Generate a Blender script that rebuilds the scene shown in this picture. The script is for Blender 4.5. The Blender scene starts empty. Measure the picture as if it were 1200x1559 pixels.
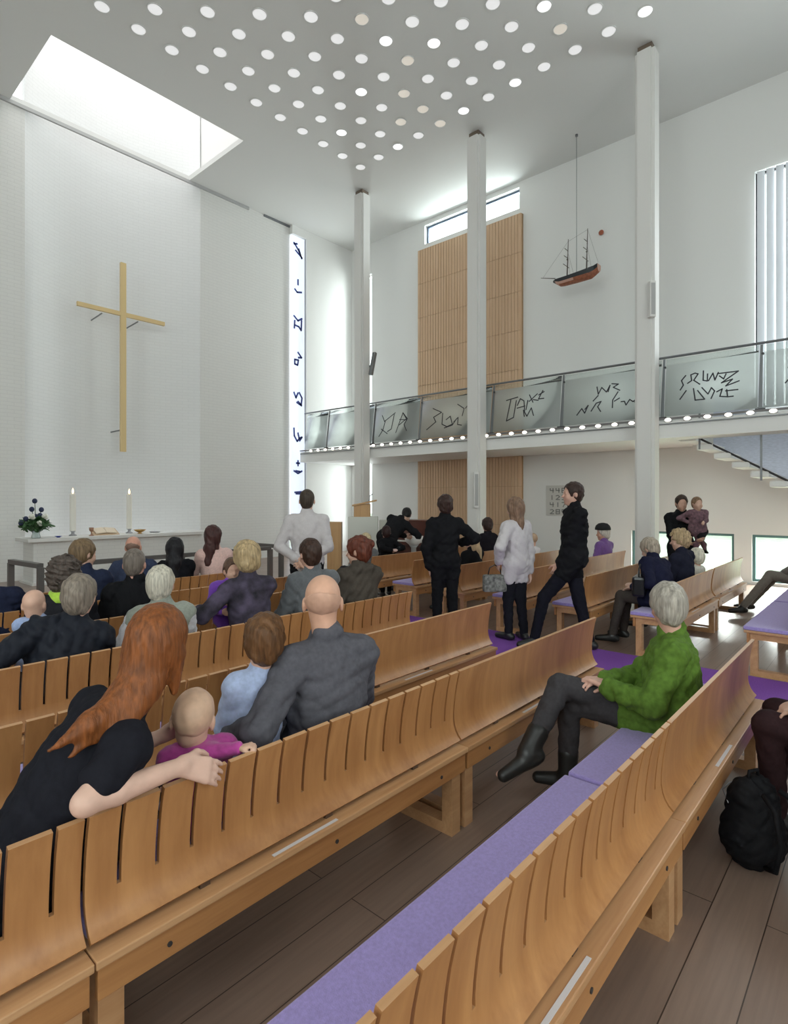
import bpy, bmesh, math, random
import numpy as np
from mathutils import Vector, Matrix, Euler
random.seed(7)
COL = bpy.context.scene.collection
R = math.radians

# ---------------------------------------------------------------- materials
MATS = {}
def mat(name, col, rough=.6, metal=0, emit=0, ecol=None, bump=None, var=None, coat=0, sheen=0, stretch=None, spec=.5):
    """bump=(scale, strength, distance)  var=(scale, amount) mottles the colour, stretch=(sx,sy,sz)"""
    if name in MATS: return MATS[name]
    m = bpy.data.materials.new(name); m.use_nodes = True
    nt = m.node_tree; b = nt.nodes['Principled BSDF']; L = nt.links
    b.inputs['Base Color'].default_value = (*col, 1)
    b.inputs['Roughness'].default_value = rough
    b.inputs['Metallic'].default_value = metal
    b.inputs['Specular IOR Level'].default_value = spec
    if coat: b.inputs['Coat Weight'].default_value = coat; b.inputs['Coat Roughness'].default_value = .25
    if sheen: b.inputs['Sheen Weight'].default_value = sheen
    if emit:
        b.inputs['Emission Color'].default_value = (*(ecol or col), 1); b.inputs['Emission Strength'].default_value = emit
    if bump or var:
        tc = nt.nodes.new('ShaderNodeTexCoord'); mp = nt.nodes.new('ShaderNodeMapping')
        L.new(tc.outputs['Object'], mp.inputs[0])
        if stretch: mp.inputs['Scale'].default_value = stretch
    if var:
        n = nt.nodes.new('ShaderNodeTexNoise'); n.inputs['Scale'].default_value = var[0]; n.inputs['Detail'].default_value = 5
        L.new(mp.outputs[0], n.inputs['Vector'])
        r = nt.nodes.new('ShaderNodeValToRGB'); a = var[1]
        r.color_ramp.elements[0].position = .3; r.color_ramp.elements[1].position = .7
        r.color_ramp.elements[0].color = (*[c*(1-a) for c in col], 1); r.color_ramp.elements[1].color = (*[min(1, c*(1+a)) for c in col], 1)
        L.new(n.outputs['Fac'], r.inputs[0]); L.new(r.outputs[0], b.inputs['Base Color'])
    if bump:
        n = nt.nodes.new('ShaderNodeTexNoise'); n.inputs['Scale'].default_value = bump[0]; n.inputs['Detail'].default_value = 4
        L.new(mp.outputs[0], n.inputs['Vector'])
        bp = nt.nodes.new('ShaderNodeBump'); bp.inputs['Strength'].default_value = bump[1]; bp.inputs['Distance'].default_value = bump[2]
        L.new(n.outputs['Fac'], bp.inputs['Height']); L.new(bp.outputs[0], b.inputs['Normal'])
    MATS[name] = m
    return m

def wood(name, c1, c2, rough=.4, axis='X', scale=2.2, coat=.15):
    m = bpy.data.materials.new(name); m.use_nodes = True; MATS[name] = m
    nt = m.node_tree; b = nt.nodes['Principled BSDF']; L = nt.links
    tc = nt.nodes.new('ShaderNodeTexCoord'); mp = nt.nodes.new('ShaderNodeMapping')
    s = {'X': (.35, 5, 5), 'Y': (5, .35, 5), 'Z': (5, 5, .35)}[axis]
    mp.inputs['Scale'].default_value = s; L.new(tc.outputs['Object'], mp.inputs[0])
    oi = nt.nodes.new('ShaderNodeObjectInfo'); ad = nt.nodes.new('ShaderNodeVectorMath'); ad.operation = 'ADD'
    L.new(mp.outputs[0], ad.inputs[0]); mu = nt.nodes.new('ShaderNodeMath'); mu.operation = 'MULTIPLY'; mu.inputs[1].default_value = 17
    L.new(oi.outputs['Random'], mu.inputs[0]); L.new(mu.outputs[0], ad.inputs[1])
    n1 = nt.nodes.new('ShaderNodeTexNoise'); n1.inputs['Scale'].default_value = scale; n1.inputs['Detail'].default_value = 6; n1.inputs['Distortion'].default_value = 1.2
    n2 = nt.nodes.new('ShaderNodeTexNoise'); n2.inputs['Scale'].default_value = scale*9; n2.inputs['Detail'].default_value = 4
    L.new(ad.outputs[0], n1.inputs['Vector']); L.new(ad.outputs[0], n2.inputs['Vector'])
    mx = nt.nodes.new('ShaderNodeMath'); mx.operation = 'MULTIPLY_ADD'; mx.inputs[1].default_value = .35
    L.new(n2.outputs['Fac'], mx.inputs[0]); L.new(n1.outputs['Fac'], mx.inputs[2])
    r = nt.nodes.new('ShaderNodeValToRGB'); r.color_ramp.elements[0].position = .42; r.color_ramp.elements[1].position = .95
    r.color_ramp.elements[0].color = (*c1, 1); r.color_ramp.elements[1].color = (*c2, 1)
    L.new(mx.outputs[0], r.inputs[0]); L.new(r.outputs[0], b.inputs['Base Color'])
    b.inputs['Roughness'].default_value = rough; b.inputs['Coat Weight'].default_value = coat; b.inputs['Coat Roughness'].default_value = .3
    return m

def brick_wall(name, c, mortar, rough=.6):
    """white painted brickwork: fine bump, almost no colour difference"""
    m = bpy.data.materials.new(name); m.use_nodes = True; MATS[name] = m
    nt = m.node_tree; b = nt.nodes['Principled BSDF']; L = nt.links
    tc = nt.nodes.new('ShaderNodeTexCoord'); mp = nt.nodes.new('ShaderNodeMapping'); mp.inputs['Rotation'].default_value = (R(90), 0, 0)
    L.new(tc.outputs['Object'], mp.inputs[0])
    br = nt.nodes.new('ShaderNodeTexBrick'); br.inputs['Scale'].default_value = 1
    br.inputs['Brick Width'].default_value = .24; br.inputs['Row Height'].default_value = .075; br.inputs['Mortar Size'].default_value = .006
    br.inputs['Color1'].default_value = (*c, 1); br.inputs['Color2'].default_value = (*[x*.985 for x in c], 1); br.inputs['Mortar'].default_value = (*mortar, 1)
    L.new(mp.outputs[0], br.inputs['Vector']); L.new(br.outputs['Color'], b.inputs['Base Color'])
    bp = nt.nodes.new('ShaderNodeBump'); bp.inputs['Strength'].default_value = .25; bp.inputs['Distance'].default_value = .004; bp.invert = True
    L.new(br.outputs['Fac'], bp.inputs['Height']); L.new(bp.outputs[0], b.inputs['Normal'])
    b.inputs['Roughness'].default_value = rough
    return m

def glass_mat(name, tint, clear, rough=.15, translucent=.55, body=None):
    """thin sheet glass: part clear, part milky body"""
    m = bpy.data.materials.new(name); m.use_nodes = True; MATS[name] = m
    nt = m.node_tree; nt.nodes.remove(nt.nodes['Principled BSDF']); L = nt.links
    out = nt.nodes['Material Output']
    t = nt.nodes.new('ShaderNodeBsdfTransparent'); t.inputs[0].default_value = (*tint, 1)
    g = nt.nodes.new('ShaderNodeBsdfGlossy'); g.inputs['Roughness'].default_value = rough
    d = nt.nodes.new('ShaderNodeBsdfDiffuse'); d.inputs[0].default_value = (*(body or tint), 1)
    tl = nt.nodes.new('ShaderNodeBsdfTranslucent'); tl.inputs[0].default_value = (*(body or tint), 1)
    m0 = nt.nodes.new('ShaderNodeMixShader'); m0.inputs[0].default_value = translucent; L.new(d.outputs[0], m0.inputs[1]); L.new(tl.outputs[0], m0.inputs[2])
    m1 = nt.nodes.new('ShaderNodeMixShader'); m1.inputs[0].default_value = clear; L.new(m0.outputs[0], m1.inputs[1]); L.new(t.outputs[0], m1.inputs[2])
    m2 = nt.nodes.new('ShaderNodeMixShader'); f = nt.nodes.new('ShaderNodeFresnel'); f.inputs[0].default_value = 1.12
    L.new(f.outputs[0], m2.inputs[0]); L.new(m1.outputs[0], m2.inputs[1]); L.new(g.outputs[0], m2.inputs[2])
    L.new(m2.outputs[0], out.inputs[0])
    return m

WHITE = mat('white_paint', (.80, .80, .785), .65, bump=(60, .05, .002))
CEIL = mat('ceiling_plaster', (.72, .72, .705), .8, bump=(40, .05, .002))
BRICK = brick_wall('white_brickwork', (.76, .755, .735), (.70, .695, .68))
NICHE = brick_wall('lit_niche_brickwork', (.78, .79, .79), (.73, .74, .74))  # paler, cooler copy of the brick: skylight tint put into the colour
PLY = wood('beech_plywood', (.34, .145, .050), (.51, .25, .095), .42, 'Z', 1.4)
PLYX = wood('beech_plywood_long', (.34, .145, .050), (.51, .25, .095), .42, 'X')
EDGE = wood('beech_solid', (.42, .215, .095), (.60, .35, .18), .42, 'X')
OAK = wood('oak_veneer', (.46, .25, .10), (.60, .36, .16), .45, 'Z')
BAMBOO = wood('birch_slats', (.58, .37, .22), (.68, .47, .31), .55, 'Z')
DARKMET = mat('dark_metal', (.07, .07, .075), .4, .6)
GREYMET = mat('grey_metal', (.22, .23, .24), .4, .6)
STEEL = mat('brushed_steel', (.4, .4, .42), .35, .9)
LAV = mat('lavender_wool', (.34, .27, .60), .95, bump=(260, .5, .003), var=(90, .10), sheen=.3)
PURPLE = mat('purple_carpet', (.20, .06, .36), .95, bump=(300, .5, .003), var=(120, .18))
ORANGE = mat('orange_wool', (.80, .10, .03), .9, bump=(200, .4, .003), var=(60, .1))
LABELM = mat('pale_label', (.62, .60, .62), .5)
COLUMN = mat('column_paint', (.74, .73, .71), .5)
BLACK = mat('black_plastic', (.012, .012, .014), .5)
INK = mat('black_ink', (.03, .03, .04), .6)
BLUEINK = mat('blue_ink', (.04, .06, .28), .6)
GLOW = mat('lamp_glow', (1, .95, .88), .5, emit=3.0, ecol=(1, .93, .82))

# floor planks, running along X
def floor_mat():
    m = bpy.data.materials.new('ash_floor_planks'); m.use_nodes = True
    nt = m.node_tree; b = nt.nodes['Principled BSDF']; L = nt.links
    tc = nt.nodes.new('ShaderNodeTexCoord'); mp = nt.nodes.new('ShaderNodeMapping'); L.new(tc.outputs['Object'], mp.inputs[0])
    br = nt.nodes.new('ShaderNodeTexBrick'); br.inputs['Scale'].default_value = 1; br.inputs['Brick Width'].default_value = 2.6; br.inputs['Row Height'].default_value = .187
    br.inputs['Mortar Size'].default_value = .0022; br.offset = .37
    br.inputs['Color1'].default_value = (.235, .16, .125, 1); br.inputs['Color2'].default_value = (.29, .205, .165, 1); br.inputs['Mortar'].default_value = (.05, .03, .022, 1)
    L.new(mp.outputs[0], br.inputs['Vector'])
    mp2 = nt.nodes.new('ShaderNodeMapping'); mp2.inputs['Scale'].default_value = (.7, 12, 1); L.new(tc.outputs['Object'], mp2.inputs[0])
    n = nt.nodes.new('ShaderNodeTexNoise'); n.inputs['Scale'].default_value = 4; n.inputs['Detail'].default_value = 7; L.new(mp2.outputs[0], n.inputs['Vector'])
    r = nt.nodes.new('ShaderNodeValToRGB'); r.color_ramp.elements[0].color = (.72, .72, .72, 1); r.color_ramp.elements[1].color = (1.2, 1.18, 1.15, 1); L.new(n.outputs['Fac'], r.inputs[0])
    mx = nt.nodes.new('ShaderNodeMix'); mx.data_type = 'RGBA'; mx.blend_type = 'MULTIPLY'; mx.inputs[0].default_value = 1
    L.new(br.outputs['Color'], mx.inputs[6]); L.new(r.outputs[0], mx.inputs[7]); L.new(mx.outputs[2], b.inputs['Base Color'])
    b.inputs['Roughness'].default_value = .34; b.inputs['Coat Weight'].default_value = .2; b.inputs['Coat Roughness'].default_value = .2
    return m
FLOORM = floor_mat()

# ---------------------------------------------------------------- objects
def put(o, parent=None, loc=None, label=None, cat=None, group=None, kind=None):
    COL.objects.link(o)
    if parent is not None: o.parent = parent
    if loc is not None: o.location = loc
    if label: o['label'] = label
    if cat: o['category'] = cat
    if group: o['group'] = group
    if kind: o['kind'] = kind
    return o

def empty(name, loc, label, cat, rotz=0, group=None):
    o = bpy.data.objects.new(name, None); o.empty_display_size = .1
    put(o, None, loc, label, cat, group); o.rotation_euler = (0, 0, rotz)
    return o

def relabel(o, label, cat=None, group=None):
    o['label'] = label
    if cat: o['category'] = cat
    if group: o['group'] = group

def copy_tree(o, parent=None):
    c = o.copy(); COL.objects.link(c)
    if parent is not None:
        c.parent = parent
    for ch in [x for x in COL.objects if x.parent is o]:
        copy_tree(ch, c)
    return c

class MB:
    def __init__(s): s.bm = bmesh.new()
    def box(s, c, size, rot=None, bev=0):
        r = bmesh.ops.create_cube(s.bm, size=1)
        vs = r['verts']
        M = Matrix.Translation(Vector(c)) @ ((rot.to_4x4()) if rot is not None else Matrix()) @ Matrix.Diagonal((*size, 1))
        bmesh.ops.transform(s.bm, matrix=M, verts=vs)
        if bev:
            es = {e for v in vs for e in v.link_edges}
            bmesh.ops.bevel(s.bm, geom=list(es), offset=bev, segments=2, affect='EDGES', profile=.6)
        return s
    def cyl(s, a, b, r, r2=None, n=12, cap=True):
        a, b = Vector(a), Vector(b); d = b-a
        q = Vector((0, 0, 1)).rotation_difference(d.normalized())
        M = Matrix.Translation((a+b)/2) @ q.to_matrix().to_4x4()
        bmesh.ops.create_cone(s.bm, cap_ends=cap, segments=n, radius1=r, radius2=r if r2 is None else r2, depth=d.length, matrix=M)
        return s
    def sph(s, c, r, n=12, sc=(1, 1, 1)):
        bmesh.ops.create_uvsphere(s.bm, u_segments=n, v_segments=max(6, n*2//3), radius=r, matrix=Matrix.Translation(Vector(c)) @ Matrix.Diagonal((*sc, 1)))
        return s
    def lathe(s, prof, c=(0, 0, 0), n=20):
        rings = []
        for r, z in prof:
            rings.append([s.bm.verts.new((c[0]+r*math.cos(2*math.pi*i/n), c[1]+r*math.sin(2*math.pi*i/n), c[2]+z)) for i in range(n)])
        for a, b in zip(rings, rings[1:]):
            for i in range(n): s.bm.faces.new((a[i], a[(i+1) % n], b[(i+1) % n], b[i]))
        s.bm.faces.new(rings[0][::-1]); s.bm.faces.new(rings[-1])
        return s
    def tube(s, pts, r, n=8):
        pts = [Vector(p) for p in pts]; rings = []
        for i, p in enumerate(pts):
            d = (pts[min(i+1, len(pts)-1)]-pts[max(i-1, 0)]).normalized()
            q = Vector((0, 0, 1)).rotation_difference(d)
            rr = r[i] if isinstance(r, (list, tuple)) else r
            rings.append([s.bm.verts.new(p+q @ Vector((rr*math.cos(2*math.pi*k/n), rr*math.sin(2*math.pi*k/n), 0))) for k in range(n)])
        for a, b in zip(rings, rings[1:]):
            # match the start vertex to avoid twists
            off = min(range(n), key=lambda o: sum((a[k].co-b[(k+o) % n].co).length for k in range(n)))
            b2 = b[off:]+b[:off]; b[:] = b2
            for k in range(n): s.bm.faces.new((a[k], a[(k+1) % n], b[(k+1) % n], b[k]))
        s.bm.faces.new(rings[0][::-1]); s.bm.faces.new(rings[-1])
        return s
    def poly(s, outline, h, M=None):
        """extruded polygon, outline in xy, height h in z, then matrix M"""
        lo = [s.bm.verts.new((x, y, 0)) for x, y in outline]; hi = [s.bm.verts.new((x, y, h)) for x, y in outline]
        n = len(lo); s.bm.faces.new(lo[::-1]); s.bm.faces.new(hi)
        for i in range(n): s.bm.faces.new((lo[i], lo[(i+1) % n], hi[(i+1) % n], hi[i]))
        if M is not None: bmesh.ops.transform(s.bm, matrix=M, verts=lo+hi)
        return s
    def build(s, name, material, parent=None, smooth=False, **k):
        bmesh.ops.recalc_face_normals(s.bm, faces=s.bm.faces)
        me = bpy.data.meshes.new(name); s.bm.to_mesh(me); s.bm.free()
        me.materials.append(material)
        if smooth:
            for p in me.polygons: p.use_smooth = True
        return put(bpy.data.objects.new(name, me), parent, **k)

def grid_solid(us, vs, keep, P, thick_dir=None):
    """connected slab: cells of the us x vs grid where keep(u,v); P(u,v,side) gives the point of side 0/1"""
    bm = bmesh.new(); V = {}
    def v(i, j, k):
        if (i, j, k) not in V: V[i, j, k] = bm.verts.new(P(us[i], vs[j], k))
        return V[i, j, k]
    nu, nv = len(us)-1, len(vs)-1
    K = [[keep((us[i]+us[i+1])/2, (vs[j]+vs[j+1])/2) for j in range(nv)] for i in range(nu)]
    side = []
    for i in range(nu):
        for j in range(nv):
            if not K[i][j]: continue
            for k in (0, 1):
                f = bm.faces.new([v(i, j, k), v(i+1, j, k), v(i+1, j+1, k), v(i, j+1, k)]); f.smooth = True
            for di, dj, a, b in ((-1, 0, (i, j), (i, j+1)), (1, 0, (i+1, j), (i+1, j+1)), (0, -1, (i, j), (i+1, j)), (0, 1, (i, j+1), (i+1, j+1))):
                ii, jj = i+di, j+dj
                if ii < 0 or jj < 0 or ii >= nu or jj >= nv or not K[ii][jj]:
                    f = bm.faces.new([v(*a, 0), v(*b, 0), v(*b, 1), v(*a, 1)])
                    for e in f.edges: e.smooth = False
    bmesh.ops.recalc_face_normals(bm, faces=bm.faces)
    return bm

def bm_obj(bm, name, material, parent=None, **k):
    me = bpy.data.meshes.new(name); bm.to_mesh(me); bm.free(); me.materials.append(material)
    return put(bpy.data.objects.new(name, me), parent, **k)

def merge_breaks(lo, hi, *vals):
    return sorted({round(x, 4) for x in (lo, hi, *vals) if lo <= x <= hi})

def panel(name, material, axis, pos, thick, u0, u1, v0, v1, holes=(), **k):
    """axis 'x': plane x=pos, u=y, v=z; 'y': plane y=pos, u=x, v=z; 'z': plane z=pos, u=x, v=y"""
    us = merge_breaks(u0, u1, *[h[0] for h in holes], *[h[1] for h in holes]); vs = merge_breaks(v0, v1, *[h[2] for h in holes], *[h[3] for h in holes])
    keep = lambda u, v: not any(h[0] < u < h[1] and h[2] < v < h[3] for h in holes)
    def P(u, v, s):
        t = pos+thick*s
        return {'x': (t, u, v), 'y': (u, t, v), 'z': (u, v, t)}[axis]
    bm = grid_solid(us, vs, keep, P)
    for f in bm.faces: f.smooth = False
    return bm_obj(bm, name, material, **k)

# ================================================================ CAMERA
cam = bpy.data.cameras.new('camera'); co = bpy.data.objects.new('camera', cam); COL.objects.link(co)
co.location = (0, 0, 1.65); co.rotation_euler = (R(90), 0, R(-48.5))
cam.sensor_fit = 'AUTO'; cam.sensor_width = 36; cam.lens = 863/1559*36
cam.shift_y = -19.5/1559; cam.clip_start = .05; cam.clip_end = 400
bpy.context.scene.camera = co

# ================================================================ ROOM
H = 9.65; XW = 12.8; YW = 13.3; XL = -6.; YB = -7.
S = dict(kind='structure')
panel('floor', FLOORM, 'z', -.1, .1, XL-.3, XW+.3, YB-.3, YW+.05, **S)
SK = (3.4, 7.25, 10.9, 13.3)
panel('ceiling', CEIL, 'z', H, .12, XL-.3, XW+.3, YB-.3, YW+.02, holes=[SK], **S)
# altar wall: two wings and the curved niche between them
NX0, NX1 = 3.67, 7.57
panel('wall_altar_west', BRICK, 'y', YW, .35, XL-.3, NX0, 0, H, **S)
panel('wall_altar_east', BRICK, 'y', YW, .35, NX1, 10.42, 0, H, **S)
def nichey(u):
    t = (u-NX0)/(NX1-NX0)*2-1
    return YW+.02+.62*(1-t*t)
us = [NX0+(NX1-NX0)*i/28 for i in range(29)]
bm_obj(grid_solid(us, [0, H, 15.7], lambda u, v: True, lambda u, v, s: (u, nichey(u)+.2*s, v)), 'wall_niche', NICHE, **S)
# skylight shaft above the altar
panel('trim_1', WHITE, 'x', SK[0]-.1, .1, SK[2]-.1, 14.3, H+.12, 15.7, **S)
panel('trim_2', WHITE, 'x', 7.6, .1, SK[2]-.1, 14.3, H+.12, 15.7, **S)
panel('trim_3', WHITE, 'y', SK[2]-.1, .1, SK[0]-.1, 7.7, H+.12, 15.7, **S)
panel('trim_4', mat('pale_steel', (.45, .45, .45), .5), 'y', YW-.05, .05, XL, 9.0, H-.07, H, **S)
panel('trim_5', GREYMET, 'y', YW-.04, .04, 9.5, 10.42, H-.05, H, **S)
# end wall beyond the strip window
panel('wall_north', WHITE, 'y', YW-.15, .3, 10.4, XW+.3, 0, H, holes=[(10.4, 10.93, .02, 9.4)], **S)
LOWW = [(2.38, 4.35), (-1.6, 2.08)]
HOLES = [(a, b, .06, .965) for a, b in LOWW]+[(-2.2, 2.03, 3.4, 7.96), (12.25, 12.85, .2, 8.7), (7.1, 10.15, 8.98, 9.52)]
panel('wall_east', WHITE, 'x', XW, .3, YB-.3, YW, 0, H, holes=HOLES, **S)
BWIN = [(-4.5, 3.5, 1.0, 7.5)]  # unseen opening behind the camera, added to let fill light in
panel('wall_back', WHITE, 'y', YB-.3, .3, XL-.3, XW+.3, 0, H, holes=BWIN, **S)
panel('wall_west', WHITE, 'x', XL-.3, .3, YB-.3, YW, 0, H, holes=[(-4, 4, 2.5, 8)], **S)  # this unseen wall's opening is added for fill light

CLEAR = glass_mat('clear_glass', (.92, .965, .95), .97, .02)
def window(i, x0, x1, y0, y1, z0, z1, fm=DARKMET, t=.05, label=None):
    """framed pane; one of the x/y extents is thin"""
    r = bpy.data.objects.new('window_%d' % i, None); put(r, None, ((x0+x1)/2, (y0+y1)/2, z0), kind='structure')
    ax = 'x' if abs(x1-x0) < 1e-6 else 'y'
    a, b, c = (y0, y1, x0) if ax == 'x' else (x0, x1, y0)
    f = panel('frame', fm, ax, c-.03, .06, a, b, z0, z1, holes=[(a+t, b-t, z0+t, z1-t)])
    p = panel('pane', CLEAR, ax, c, .012, a+t, b-t, z0+t, z1-t)
    for o in (f, p):
        for v in o.data.vertices: v.co = v.co-Vector(r.location)
        o.parent = r
    return r
k = 1
for a, b in LOWW: window(k, XW+.1, XW+.1, a, b, .06, .965, mat('teal_frame', (.10, .20, .20), .4)); k += 1
window(k, XW+.12, XW+.12, -2.2, 2.03, 3.4, 7.96); k += 1
window(k, XW+.12, XW+.12, 12.25, 12.85, .2, 8.7, WHITE, .03); k += 1
window(k, XW+.15, XW+.15, 7.1, 10.15, 8.98, 9.52, mat('blue_grey_frame', (.12, .16, .24), .4)); k += 1
window(k, -4.5, 3.5, YB-.12, YB-.12, 1.0, 7.5); k += 1  # unseen back window, added for fill
window(k, XL-.12, XL-.12, -4, 4, 2.5, 8); k += 1  # unseen west window, added for fill
# frosted strip window with the painted signs beside the altar wall
r = bpy.data.objects.new('window_%d' % k, None); put(r, None, (10.42, YW-.05, 0), kind='structure')
FROST = mat('frosted_self_lit_glass', (.75, .80, .88), .3, emit=.62, ecol=(.80, .88, 1.0))  # pane glows by itself, standing in for daylight from behind
MB().box((.255, 0, 4.71), (.51, .03, 9.38)).build('pane', FROST, r)
MB().box((.52, -.02, 4.71), (.02, .05, 9.38)).build('frame', WHITE, r)
def strokes(lines, P, w, nrm, thick=.004, seg=1):
    """brush strokes as flat ribbons; P maps (u,v) to a point, nrm = surface normal"""
    mb = MB(); nrm = Vector(nrm).normalized()
    for ln in lines:
        pts = [Vector(P(*p)) for p in ln]
        for a, b in zip(pts, pts[1:]):
            d = b-a
            if d.length < 1e-4: continue
            x = d.normalized(); z = nrm; y = z.cross(x); M = Matrix((x, y, z)).transposed()
            mb.box((a+b)/2+nrm*thick/2, (d.length+w*.6, w, thick), M.to_3x3())
    return mb
SIGNS = {9.0: [[(-1, 1), (0, .2), (1, -1)], [(-.6, -.1), (1, -.9)], [(.2, .3), (.9, -1)], [(-1, .8), (-.2, 1)]],
         7.95: [[(0, 1), (0, .2)], [(-.8, -.6), (-.2, -1), (.9, -.8)]],
         6.85: [[(-1, 1), (0, .4), (1, .9)], [(-.8, -.4), (.2, -.5), (.8, -1)], [(.9, .6), (.8, -.9)], [(-.9, -.9), (-.8, .3)]],
         5.8: [[(0, 1), (.9, .3), (.1, .2)], [(-.8, -.2), (.1, -.2), (-.1, -1), (-.8, -.9), (-.8, -.2)]],
         4.62: [[(-1, .9), (-.5, .1), (0, .9)], [(.3, 1), (1, .2), (.8, -.9), (0, -.4)], [(-.3, -.6), (.9, -1)]],
         3.55: [[(-1, 1), (-.9, -.2), (-.2, -1), (.3, -.6), (0, .3)], [(.3, -.5), (1, -.3), (.4, -.9)]],
         2.6: [[(0, 1), (0, .2)], [(-.4, .6), (.4, .6)], [(-1, -.6), (0, -1), (1, -.6)], [(-.5, -.6), (.5, -.7)]],
         1.85: [[(-.8, 0), (.8, .1)], [(-.5, -.2), (.6, -.2)]]}
ln = []
for z, L in SIGNS.items():
    for l in L: ln.append([(u*.15, z+v*.19) for u, v in l])
strokes(ln, lambda u, v: (.25+u, -.018, v), .055, (0, -1, 0), .004).build('lettering', BLUEINK, r)
k += 1
# vertical fabric blinds of the big window: each strip its own thing
BL = glass_mat('translucent_blind', (.9, .93, 1), .0, .5, translucent=.14, body=(.80, .82, .86))
bl0 = MB().box((0, 0, -2.27), (.010, .125, 4.5), Euler((0, 0, R(16))).to_matrix()).build('window_blind', BL, loc=(XW-.06, 1.92, 7.93),
    label='narrow vertical fabric slat hanging in the tall window above the balcony', cat='window blind', group='vertical blinds of the tall window')
for i in range(1, 17):
    c = copy_tree(bl0); c.location.y = 1.92-i*.15
# outside ground
panel('ground', mat('lawn_grass', (.28, .36, .25), .95, bump=(30, .6, .05), var=(3, .25)), 'z', -.25, .1, XW+.35, 60, -40, 50, kind='structure')

# lights that come through the openings, and added fill from behind the camera
def area(name, loc, rot, sx, sy, power, col=(1, 1, 1)):
    l = bpy.data.lights.new(name, 'AREA'); l.shape = 'RECTANGLE'; l.size = sx; l.size_y = sy; l.energy = power; l.color = col
    o = bpy.data.objects.new(name, l); COL.objects.link(o); o.location = loc; o.rotation_euler = rot
    return o
area('skylight_daylight', (5.45, 12.5, 15.66), (0, 0, 0), 4.1, 3.1, 190, (1, .99, .985))
area('tall_window_daylight', (XW+.35, -.1, 5.7), (0, R(90), 0), 4.4, 4.1, 420, (.97, .96, 1))
area('corner_window_daylight', (XW+.35, 12.55, 4.5), (0, R(90), 0), 8.3, .6, 190, (.98, .97, 1))
area('clerestory_daylight', (XW+.4, 8.6, 9.25), (0, R(90), 0), .5, 3.0, 90, (.94, .97, 1))
area('low_window_daylight', (XW+1.75, 1.2, 2.0), (0, R(52), 0), 2.2, 6.4, 2600, (1, .985, .97))
area('back_fill_light', (-.5, YB-.4, 4.2), (R(90), 0, 0), 7.6, 6.2, 250, (1, .97, .95))  # added fill lamp at the unseen back opening
area('west_fill_light', (XL-.4, 0, 5.2), (0, R(-90), 0), 5.3, 7.6, 250, (1, .97, .95))  # added fill lamp at the unseen west opening

# ================================================================ CEILING LIGHTS
RIM = mat('light_rim', (.70, .70, .69), .6)
GL = [mat('diffuser_bright', (.5, .5, .5), .5, emit=.95, ecol=(1, 1, 1)), mat('diffuser_soft', (.35, .35, .35), .5, emit=.58, ecol=(1, 1, 1)), mat('diffuser_warm', (.35, .33, .30), .5, emit=.45, ecol=(1, .92, .80))]
def lamp(m):
    r = empty('ceiling_light', (0, 0, 0), 'x', 'ceiling light', group='round lights set in a grid in the white ceiling')
    mb = MB(); n = 28; prof = [(.112, 0), (.128, 0), (.128, -.012), (.112, -.012)]
    rings = [[mb.bm.verts.new((a*math.cos(2*math.pi*i/n), a*math.sin(2*math.pi*i/n), z)) for i in range(n)] for a, z in prof]
    for q in range(4):
        a, b = rings[q], rings[(q+1) % 4]
        for i in range(n): mb.bm.faces.new((a[i], a[(i+1) % n], b[(i+1) % n], b[i]))
    mb.build('rim', RIM, r)
    MB().lathe([(.112, -.001), (.11, -.004), (.05, -.006)], n=28).build('diffuser', m, r)
    return r
protos = [lamp(g) for g in GL]; used = [False]*3
LL = ['round white ceiling light of the square grid, glowing brightly', 'round white ceiling light of the square grid, evenly pale', 'round ceiling light of the square grid with a warm tint']
ca, sa = math.cos(R(41.5)), math.sin(R(41.5))
bright = {(3, 6), (0, 11), (4, 5), (2, 1), (0, 5), (0, 7), (5, 9), (0, 2), (4, 8), (3, 3), (2, 9), (7, 6)}; warm = {(1, 3), (1, 9), (0, 4), (2, 4), (0, 12), (1, 4), (3, 5), (5, 5)}
for i in range(0, 15):
    for j in range(0, 16):
        x, y = 9.69-.594*i, 9.65-.598*j
        xc = sa*x-ca*y; zc = ca*x+sa*y
        if zc < 9.0 or abs(xc/zc) > .72: continue
        q = 0 if (i, j) in bright else 2 if (i, j) in warm else 1
        o = protos[q] if not used[q] else copy_tree(protos[q]); used[q] = True
        o.location = (x, y, H); o['label'] = LL[q]

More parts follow.
